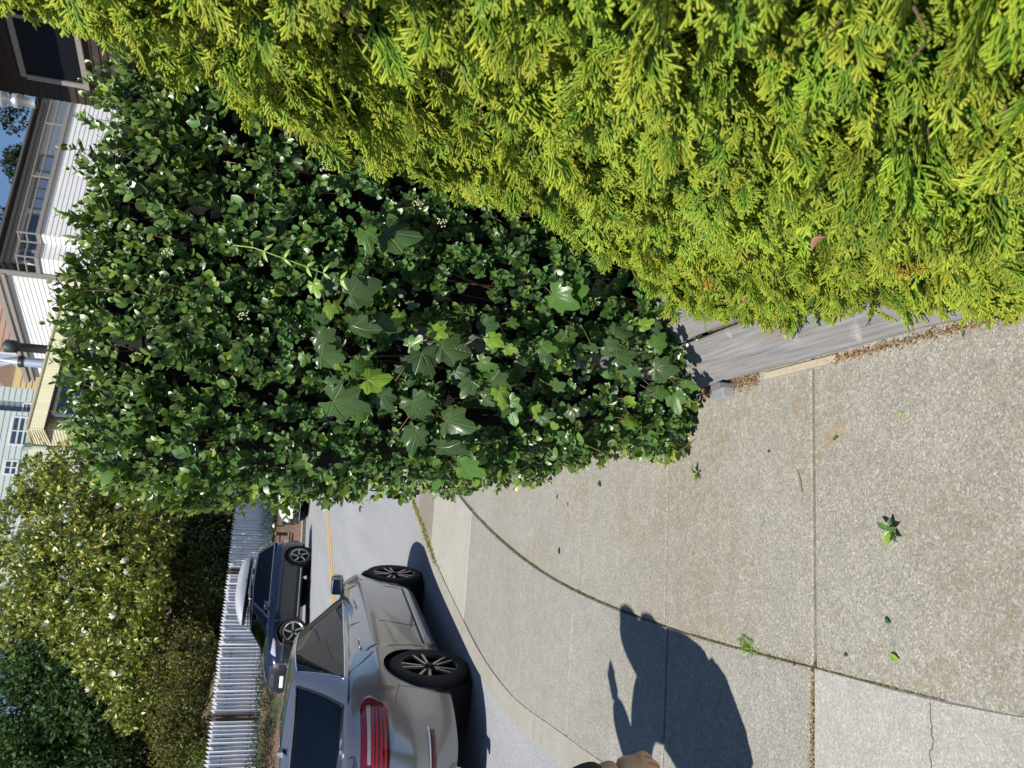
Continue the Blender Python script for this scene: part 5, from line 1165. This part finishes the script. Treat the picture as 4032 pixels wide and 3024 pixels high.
# --- white shingled house with roof terrace
hw_ = thing('white_house', 'white shingled house with grey-brown trim and a railed terrace under blue sky', 'house', (6, 56, 3.0)); ow = (6, 56, 3.0)
A = H(6.28, 52.0); dA = H(math.sin(R(68)), math.cos(R(68))); A2 = A + dA * 12
Bp = H(5.82, 52.52); Cp = H(4.88, 52.12); Dp = H(3.82, 53.0); dE = H(math.sin(R(-40)), math.cos(R(-40))); E0 = H(3.80, 52.9); E1 = E0 + dE * 10.0
zt0, zt1 = 17.6, 17.7
for a, b, z0, z1 in ((A, A2, 12, 17.75), (Bp, A, 12, 17.75), (Cp, Bp, 12, 17.75), (Dp, Cp, 12, 17.75), (E1, E0, 12, 20.1)):
    wall_boards(hw_, ow, a, b, z0, z1, .262, M['shingle_white'], 'shingle_course', .02, back=4.0)
# terrace cap and rail follow the zigzag
cap = [A2, A, Bp, Cp, Dp]
def strip(pts, z, r, name, mat, root, off, n=4): return Geo().tube([(p[0] - off[0], p[1] - off[1], z - off[2]) for p in pts], r, n).build(name, mat, root)
strip(cap, 17.86, .16, 'parapet_cap', M['trim_grey'], hw_, ow); strip(cap, 18.5, .045, 'hand_rail', M['trim_grey'], hw_, ow, 6); strip(cap, 18.95, .05, 'hand_rail', M['trim_grey'], hw_, ow, 6)
for p in (A, Bp, Cp, Dp, A + dA * 4, A + dA * 8): strip([p, p], 18, .05, 'rail_post', M['trim_grey'], hw_, ow) if False else Geo().box((p[0] - ow[0], p[1] - ow[1], 18.4 - ow[2]), (.09, .09, 1.2)).build('rail_post', M['trim_grey'], hw_)
# recessed upper storey
nA = H(dA[1], -dA[0]); U0 = A - nA * 2.6 + dA * -.6; U1 = U0 + dA * 12.5
wall_boards(hw_, ow, U0, U1, 17.3, 20.0, .262, M['shingle_white'], 'shingle_course', .02, back=12)
window(hw_, ow, U0 + dA * 7.3, dA, nA, 1.25, 1.25, 19.1, M['trim_grey'], .13, 0, 0, M['blind']); window(hw_, ow, U0 + dA * 5.0, dA, nA, 2.3, 1.25, 19.0, M['trim_grey'], .13, 2, 0, M['blind']); window(hw_, ow, U0 + dA * 2.1, dA, nA, 2.6, 1.5, 18.8, M['trim_grey'], .13, 1, 0); window(hw_, ow, U0 + dA * .35, dA, nA, .7, 1.4, 18.8, M['trim_grey'], .1, 0, 0)
for z, r, k in ((19.98, .17, .30), (20.2, .12, .5)): strip([U1 + nA * k, U0 + nA * k - dA * k, U0 - dA * k - nA * 5], z, r, 'roof_fascia', M['trim_grey'], hw_, ow)
g = Geo().prism([tuple(p - H(6, 56)) for p in (U0 - dA * .8 + nA * .8, U1 + nA * .8, U1 - nA * 6, U0 - dA * .8 - nA * 6)], 17.5, 17.62); fixn(g.build('roof', M['roof_grey'], hw_))
# raked fascia of the near gable wall and its corner board
Geo().tube([(E0[0] - 6, E0[1] - 56, 17.2), (E1[0] - 6 + dE[0] * .5, E1[1] - 56 + dE[1] * .5, 17.45)], .22, 4).tube([(E0[0] - 6, E0[1] - 56 - .2, 16.75), (E1[0] - 6 + dE[0] * .4, E1[1] - 56 - .2 + dE[1] * .4, 17.0)], .14, 4).build('gable_fascia', M['trim_grey'], hw_)
Geo().box((E0[0] - 6 + .05, E0[1] - 56 - .06, 15.7), (.28, .28, 4.4)).build('corner_board', M['trim_grey'], hw_)
# vent cowl on the far roof corner
Geo().lathe([(.35, 0), (.35, .9), (.5, .9), (.5, 1.3), (.3, 1.35), (.3, 1.7), (.55, 1.75), (.55, 2.3), (.1, 2.4)], 16, 'z', (U0[0] + dA[0] * 11.6 - 6, U0[1] + dA[1] * 11.6 - 56 - 1, 17.4)).build('vent_cowl', plain('galvanised_vent', (.62, .64, .68), .35, .7), hw_, smooth=True)
# --- pale house with shingled parapet
hp = thing('pale_house', 'pale yellow-green house with sloping shingled parapet and white framed window', 'house', (-3, 49, 5.0)); oh = (-3, 49, 5.0)
K = H(-4.71, 45.0); dR = H(math.sin(R(62)), math.cos(R(62))); dL = H(math.sin(R(-38)), math.cos(R(-38))); nR = H(dR[1], -dR[0]); nL = H(-dL[1], dL[0])
wall_boards(hp, oh, K + dL * .25 - nR * -.35 * 0 + dR * .15, K + dR * 10, 11, 14.6, .15, M['shingle_pale'], 'shingle_course', .02, back=5)
# sloping band: courses lean back
for k in range(7):
    f = k / 7; z = 14.45 + .13 * k; inset = .42 - .075 * k
    a = K + nR * inset - dR * inset * .3; b = K + dR * 10 + nR * inset; cL = K + dL * 1.45 + nL * inset * 0
    g = Geo()
    for (s0, s1, n_) in ((a, b, nR),):
        d_ = s1 - s0; g.add([(*(s0 + n_ * .03 - H(-3, 49)), z - 5), (*(s1 + n_ * .03 - H(-3, 49)), z - 5), (*(s1 - n_ * .05 - H(-3, 49)), z + .135 - 5), (*(s0 - n_ * .05 - H(-3, 49)), z + .135 - 5), (*(s0 - n_ * .12 - H(-3, 49)), z - 5), (*(s1 - n_ * .12 - H(-3, 49)), z - 5)], [(0, 1, 2, 3), (0, 4, 5, 1)])
    g.build('parapet_course', M['shingle_pale'], hp)
    s0 = K + nR * inset - dR * inset * .3; s1 = K + dL * 1.45 + nR * 0
    g = Geo().add([(*(s0 - H(-3, 49)), z - 5), (*(s1 - H(-3, 49)), z - 5), (*(s1 + dR * .04 - H(-3, 49)), z + .135 - 5), (*(s0 + dR * .08 - H(-3, 49)), z + .135 - 5), (*(s0 + dR * .15 - H(-3, 49)), z - 5), (*(s1 + dR * .15 - H(-3, 49)), z - 5)], [(1, 0, 3, 2), (1, 5, 4, 0)])
    fixn(g.build('parapet_course', M['shingle_pale'], hp))
strip([K + dR * 10, K, K + dL * 1.45], 15.38, .05, 'parapet_cap', M['shingle_pale'], hp, oh)
wall_boards(hp, oh, K + dL * 1.45, K + dR * .1, 11, 14.6, .15, M['shingle_pale'], 'shingle_course', .02, back=5)
strip([K + nR * .40, K + dR * 10 + nR * .40], 14.38, .06, 'gutter', M['black_trim'], hp, oh)
window(hp, oh, K + dR * 2.1 + nR * .02, dR, nR, 2.4, 1.5, 13.55, M['trim_white'], .16, 1, 0)
# flat stucco part with downpipe
S0 = K + dL * 1.5; S1 = S0 + dL * 3.6
g = Geo().prism([tuple(p - H(-3, 49)) for p in (S0, S1, S1 + dR * 6, S0 + dR * 6)], 0, 10.72); fixn(g.build('stucco_wall', M['stucco'], hp))
for z in (15.0, 14.0): strip([S0 - nL * -.0 + H(-.03, -.03), S1 + H(-.03, -.03)], z - .6, .02, 'wall_joint', M['trim_grey'], hp, oh)
Geo().tube([(*(S0 + H(-.1, -.12) - H(-3, 49)), 10.5), (*(S0 + H(-.1, -.12) - H(-3, 49)), 4)], .09, 8).lathe([(.1, 10.3), (.22, 10.7), (.24, 10.72)], 4, 'z', (*(S0 + H(-.1, -.12) - H(-3, 49)), 0)).build('downpipe', plain('green_pipe', (.42, .50, .42), .5), hp)
g = Geo().prism([tuple(p - H(-3, 49)) for p in (K + dR * .2 + dL * .2, K + dR * 10, K + dR * 10 + dL * 6, K + dL * 6)], 9.9, 10.0); fixn(g.build('roof', M['roof_grey'], hp))
# chimney pipes on its roof
Geo().lathe([(.24, 9.6), (.24, 11.9), (.34, 11.95), (.36, 12.5), (.2, 12.6)], 16, 'z', (-.5 + 3, 47.5 - 49, 0)).build('flue', plain('sooty_flue', (.05, .055, .06), .6, .4, var=.8, scale=4), hp, smooth=True)
Geo().lathe([(.26, 9.6), (.26, 11.5), (.27, 11.9), (.05, 12.7)], 16, 'z', (-1.28 + 3, 47.6 - 49, 0)).build('flue', plain('galvanised_flue', (.50, .54, .62), .4, .5), hp, smooth=True)
Geo().lathe([(.30, 11.55), (.34, 11.8), (.30, 11.8)], 16, 'z', (-1.28 + 3, 47.6 - 49, 0)).build('flue_collar', M['black_trim'], hp, smooth=True)
# --- pale green clapboard house
hg = thing('clapboard_house', 'pale green clapboard house with white framed dark windows high behind the magnolia', 'house', (-9, 73, 10.0)); og = (-9, 73, 10.0)
dG = H(math.sin(R(75)), math.cos(R(75))); nG = H(dG[1], -dG[0]); G0 = H(-7.5, 70.0)
wall_boards(hg, og, G0 - dG * 16, G0 + dG * 1.6, 16, 27, .42, M['siding_green'], 'siding_board', .03, back=10)
wall_boards(hg, og, G0 + dG * 1.65 - nG * .5, G0 + dG * 2.5 - nG * .5, 16, 27, .42, M['siding_blue'], 'siding_board', .03, back=10)
wall_boards(hg, og, G0 + dG * 2.5 - nG * .2, G0 + dG * 3.6 - nG * .2, 16, 27, .42, M['siding_green'], 'siding_board', .03, back=10)
window(hg, og, G0 + dG * .02, dG, nG, 2.25, 1.25, 23.5, M['trim_white'], .13, 1, 0); window(hg, og, G0 - dG * 2.95, dG, nG, 1.1, .9, 23.65, M['trim_white'], .13, 1, 0); window(hg, og, G0 - dG * 6.4, dG, nG, 1.7, 1.0, 23.45, M['trim_white'], .12, 1, 0); window(hg, og, G0 + dG * 2.05 - nG * .5, dG, nG, .7, 1.1, 23.2, M['trim_white'], .1, 0, 3)
# --- yellow house and rust-coloured neighbour
hy = thing('yellow_house', 'yellow clapboard house with brown gable between the pale green and white houses', 'house', (-4, 88, 14.0)); oy_ = (-4, 88, 14.0)
dY = H(math.sin(R(70)), math.cos(R(70))); nY = H(dY[1], -dY[0]); Y0 = H(-4.9, 84.7)
wall_boards(hy, oy_, Y0, Y0 + dY * 7, 22, 29.2, .5, M['siding_yellow'], 'siding_board', .04, back=14)
dy2 = H(math.sin(R(-30)), math.cos(R(-30))); wall_boards(hy, oy_, Y0 + dy2 * 3, Y0, 22, 29.2, .5, M['siding_yellow'], 'siding_board', .04, back=14)
fixn(Geo().add([(*(Y0 + dy2 * 2.2 - nY * -.3 - H(-4, 88)), 15.1), (*(Y0 + dY * 2.6 + nY * .1 - H(-4, 88)), 15.3), (*(Y0 + dY * 1.5 + nY * .1 - H(-4, 88)), 17.6), (*(Y0 + dy2 * 2 - H(-4, 88)), 16.9)], [(0, 1, 2, 3)]).build('gable', plain('rust_shingle', (.30, .20, .145), .9), hy))
hr = thing('rust_house', 'rust-red house with blue-grey windows at the top edge of the view', 'house', (-2, 100, 18.0))
wall_boards(hr, (-2, 100, 18.0), H(-9, 97), H(4, 100), 28, 40, .6, plain('rust_siding', (.46, .29, .22), .8), 'siding_board', .04, back=18)
dr_ = H(13, 3) / math.hypot(13, 3); window(hr, (-2, 100, 18.0), H(-3.6, 98.2), dr_, H(dr_[1], -dr_[0]), 3.6, 2.0, 34.4, M['trim_white'], .2, 2, 0, M['blind'])
# --- skyline trees
for k, (b, bl, lab, cols) in enumerate((((21.8, 110, 14), [(21.8, 110, 37.2, 2.7, 2.5, 3.4)], 'round dark conifer crown rising over the white roof', [(.016, .035, .018), (.03, .05, .025)]),
        ((14.6, 112, 14), [(14.8, 112, 39.6, 2.0, 2, 1.6), (14.0, 112, 37.8, 1.5, 1.5, 1.5)], 'sparse dark treetop at the top edge above the terrace', [(.02, .035, .03), (.03, .045, .04)]),
        ((28, 106, 14), [(28.4, 106, 39.4, 2.4, 2, 2.2), (26.0, 106, 38.2, 1.4, 1.2, 1.6), (30.5, 106, 38.6, 2.0, 2, 2.4)], 'dark leafy treetop beside the brown eave', [(.018, .03, .016), (.035, .045, .02)]))):
    tt = tree('skyline_tree', lab, b, bl, 4200 if k == 0 else 1500, lps, .42 if k == 0 else .5, cols, M['leaf_matte'], trunk=.3, gaps=0 if k == 0 else .7, shell=.5, seed=40 + k)
    if k == 0: core(tt, bl)
# ================================================================ small things on the path
gl = [leafmat('fallen_leaf_%d' % i, attr=False, rough=.35, trans=.15, ramp=[(0, c), (1, tuple(k * 1.3 for k in c))]) for i, c in enumerate([(.06, .14, .03), (.20, .32, .04), (.03, .07, .02)])]
fl_v = [npmesh('fallen_leaf', *leaf_proto(.42, 4, .3, .25), m, smooth=True) for m in gl]
FALL = [(-.061, 1.785, .030, 0, 'green fallen leaf nearest the end of the grey boards'), (.005, 1.572, .024, 1, 'tiny pale green fallen leaf between the boards and the fallen sprig'), (-.137, 2.092, .018, 2, 'tiny dark fallen leaf near the hedge shadow'), (-.487, 1.536, .030, 0, 'dark green fallen leaf near the long joint, beyond the sprig'),
    (-.561, 1.498, .040, 1, 'bright green fallen leaf beside the long joint by the newer slab'), (-.614, 1.686, .018, 2, 'tiny green fallen leaf touching the long joint'), (-.617, 4.06, .040, 0, 'green fallen leaf far along the path by the hedge edge'), (.215, 1.40, .022, 0, 'round green fallen leaf beside the foot of the boards'), (-.60, 3.88, .03, 0, 'small green fallen leaf next to the far one by the hedge edge'),
    (-.427, 3.476, .05, 2, 'dark dry pod lying by the hedge foot'), (-.896, 3.937, .055, 2, 'dark dry pod in the middle of the far path')]
for x, y, s, c, lab in FALL:
    o = obj('fallen_leaf', fl_v[c]); o.location = (x, y, KH + .004); o.rotation_euler = (random.uniform(-.1, .1), random.uniform(-.1, .1), random.uniform(0, 6.28)); s *= .85; o.scale = (s, s, s); tag(o, lab, 'leaf', 'leaves fallen on the footpath')
def sprig(label, loc, s, n, rz):
    r_ = thing('fallen_sprig', label, 'sprig', loc, rz, 'sprigs fallen on the footpath')
    for k in range(n):
        a = k * 2.4 + random.uniform(-.3, .3) if n > 3 else k * 2; o = obj('leaf', fl_v[0 if k % 3 else 1], r_); o.rotation_euler = (random.uniform(.1, .6), random.uniform(-.4, .4), a); q = s * random.uniform(.75, 1.2); o.scale = (q, q, q); o.location = (random.uniform(-.006, .006), random.uniform(-.006, .006), .006 + .003 * k)
    Geo().tube([(-.02, .0, .006), (0, 0, .01), (.018, .012, .008)], .0012, 4).build('stem', M['twig'], r_)
sprig('small sprig of green leaves lying alone in the middle of the near path', (-.266, 1.549, KH), .040, 6, .4)
sprig('crumpled leafy sprig lying in the hedge shadow tip', (-.262, 2.517, KH), .034, 5, 1.2)
o = Geo().tube([(-.03, -.012, .004), (0, 0, .006), (.035, .02, .004)], [.0012, .0016, .001], 5).build('fallen_twig', plain('red_twig', (.34, .15, .07), .8)); o.location = (-.206, 1.927, KH); tag(o, 'short reddish twig lying across the footpath joint', 'twig')
# ================================================================ the person at the left whose shadow falls on the path
skin = plain('skin', (.62, .42, .29), .5, var=.08, scale=25, Subsurface_Weight=.08); cloth = plain('dark_coat', (.04, .045, .06), .85); trous = plain('tan_trousers', (.32, .25, .17), .85); hair_m = plain('dark_hair', (.02, .015, .012), .6)
pr = thing('person', 'person in dark loose coat at the left edge, only a hand in view', 'person', (-1.57, 1.96, 0.0))
# s-axis: across the sunlight; built in its own plane
nx = Vector((.85, -.52, 0)).normalized(); bx = Vector((.52, .85, 0)).normalized()
def PP(s_, z, b=0.0): v = nx * s_ + bx * b; return Vector((v.x, v.y, z))
def skinned(name, verts, edges, rad, mat, sub=2, root_i=0):
    me = bpy.data.meshes.new(name); me.from_pydata([tuple(v) for v in verts], edges, []); o = obj(name, me, pr)
    md = o.modifiers.new('skin', 'SKIN'); md.use_smooth_shade = True; sk = me.skin_vertices[0].data
    for i, r_ in enumerate(rad): sk[i].radius = (r_, r_) if not isinstance(r_, tuple) else r_
    sk[root_i].use_root = True
    ss = o.modifiers.new('sub', 'SUBSURF'); ss.levels = sub; ss.render_levels = sub
    me.materials.append(mat); return o
# body: one continuous figure; coat, trousers, hair and shoes are worn over it
vb = [PP(.13, .88), PP(.10, 1.05), PP(.04, 1.24), PP(.0, 1.40), PP(-.015, 1.46), PP(-.03, 1.58, .02), PP(-.04, 1.66, .015), PP(-.05, 1.75, .0),            # 0-7
      PP(.04, .84), PP(.02, .46, .02), PP(.02, .09, -.02), PP(.02, .035, .12),                                                  # 8-11 leg
      PP(.22, .84), PP(.25, .46, .02), PP(.27, .09, -.02), PP(.28, .035, .12),                                                  # 12-15 leg
      PP(-.13, 1.33), PP(-.36, 1.12), PP(-.36, 1.46, .03),                                                                      # 16-18 raised arm
      PP(.17, 1.28, .03), PP(.27, .94, .20), PP(.364, .555, .343),                                                               # 19-21 lowered arm
      PP(-.032, 1.64, .115)]                                                                                                    # 22 nose
eb = [(0, 1), (1, 2), (2, 3), (3, 4), (4, 5), (5, 6), (6, 7), (0, 8), (8, 9), (9, 10), (10, 11), (0, 12), (12, 13), (13, 14), (14, 15), (2, 16), (16, 17), (17, 18), (2, 19), (19, 20), (20, 21), (6, 22)]
rb_ = [(.13, .10), (.12, .09), (.14, .10), .065, .055, (.07, .08), (.085, .10), (.075, .09), .085, .055, .042, .035, .085, .055, .042, .035, .065, .045, .033, .065, .045, .033, .016]
body_ = skinned('body', vb, eb, rb_, skin)
coat = skinned('coat', [PP(.16, .66), PP(.14, .84), PP(.10, 1.02), PP(.03, 1.27), PP(.0, 1.43), PP(-.12, 1.32), PP(-.37, 1.10), PP(-.375, 1.34, .03), PP(-.362, 1.47, .03), PP(.17, 1.24, .03), PP(.27, .92, .20), PP(.360, .595, .338)],
    [(0, 1), (1, 2), (2, 3), (3, 4), (3, 5), (5, 6), (6, 7), (7, 8), (3, 9), (9, 10), (10, 11)], [(.30, .17), (.28, .17), (.27, .16), (.22, .15), (.115, .11), .115, .085, .085, .065, .10, .075, .05], cloth, root_i=2)
trs = skinned('trousers', [PP(.13, .80), PP(.035, .76), PP(.015, .46, .02), PP(.015, .10, -.02), PP(.225, .76), PP(.25, .46, .02), PP(.27, .10, -.02)], [(0, 1), (1, 2), (2, 3), (0, 4), (4, 5), (5, 6)], [(.15, .12), .105, .08, .065, .105, .08, .065], trous)
for s_ in (.02, .275): skinned('shoe', [PP(s_, .045, -.05), PP(s_, .045, .06), PP(s_, .035, .16)], [(0, 1), (1, 2)], [(.045, .045), (.048, .042), (.04, .028)], M['black_trim'], 1)
hair_o = skinned('hair', [PP(-.065, 1.79, -.01), PP(-.05, 1.70, -.035), PP(-.02, 1.58, -.055), PP(.02, 1.44, -.07), PP(.05, 1.36, -.07)], [(0, 1), (1, 2), (2, 3), (3, 4)], [(.085, .085), (.108, .095), (.115, .085), (.11, .06), (.06, .035)], hair_m, 2)
pony = skinned('ponytail', [PP(.05, 1.66, -.05), PP(.13, 1.58, -.06), PP(.16, 1.48, -.06)], [(0, 1), (1, 2)], [.05, .055, .03], hair_m, 1)
eye_m = plain('eye_white', (.75, .73, .70), .2); iris_m = plain('iris', (.04, .025, .015), .15); lip_m = plain('lip', (.40, .16, .13), .5)
for e_ in (-.034, .030):
    eo = Geo().lathe([(.001, -.012), (.008, -.009), (.012, 0), (.008, .009), (.001, .012)], 12, 'z').build('eye', eye_m, pr, smooth=True); eo.location = PP(-.035 + e_, 1.668, .098)
    Geo().lathe([(.001, -.006), (.005, -.004), (.006, 0), (.005, .004), (.001, .006)], 10, 'z').build('iris', iris_m, eo, smooth=True).location = bx * .008
Geo().tube([PP(-.06, 1.592, .098), PP(-.033, 1.596, .106), PP(-.006, 1.592, .098)], [.003, .006, .003], 6).build('mouth', lip_m, pr, smooth=True)
bag = Geo().bbox((0, 0, 0), (.34, .16, .40), .09); bo = bag.build('shadow_fill_bag', plain('fill_bag_canvas', (.05, .05, .05), .9), pr, smooth=True); bo.location = PP(.26, .80, .0); bo.rotation_euler = (0, .1, math.atan2(nx.y, nx.x))  # unseen bulk added to fill out the person's cast shadow
def hand(base_, along, side_, palm_n, sc=1.0):
    along, side_, palm_n = along.normalized(), side_.normalized(), palm_n.normalized(); V = [base_, base_ + along * .045 * sc, base_ + along * .085 * sc]; E_h = [(0, 1), (1, 2)]; rd = [(.030, .022), (.040, .019), (.042, .018)]
    for k, (off_, ln) in enumerate(((-.032, .070), (-.011, .080), (.011, .076), (.031, .058))):
        b = len(V); p0 = base_ + along * .088 * sc + side_ * off_ * sc
        V += [p0, p0 + along * ln * .45 + palm_n * .012, p0 + along * ln * .78 + palm_n * .036, p0 + along * ln * .92 + palm_n * .055]; E_h += [(2, b), (b, b + 1), (b + 1, b + 2), (b + 2, b + 3)]; rd += [.0105, .0095, .0088, .0075]
    b = len(V); p0 = base_ + along * .035 * sc - side_ * .035 * sc; V += [p0, p0 - side_ * .022 + along * .028 + palm_n * .012, p0 - side_ * .026 + along * .058 + palm_n * .026]; E_h += [(1, b), (b, b + 1), (b + 1, b + 2)]; rd += [.014, .0115, .009]
    return skinned('hand', V, E_h, rd, skin, 2)
hand(PP(.366, .565, .345), Vector((.03, .0, -1.0)), Vector((.5, .85, 0)), Vector((-.85, .5, 0)))
hand(PP(-.36, 1.49, .04), Vector((.12, -.06, 1.0)), Vector((.5, .85, 0)), Vector((.85, -.5, 0)))
ph = thing('smartphone', 'black phone held up by the person at the left edge', 'phone', tuple(Vector((-1.57, 1.96, 0)) + PP(-.335, 1.56, .05))); Geo().bbox((0, 0, 0), (.075, .009, .155), .004).build('case', M['black_trim'], ph); ph.rotation_euler = (0, .2, math.atan2(nx.y, nx.x))
Geo().bbox((0, -.0055, 0), (.068, .002, .146), .0008).build('screen', plain('phone_glass', (.01, .01, .012), .05), ph)
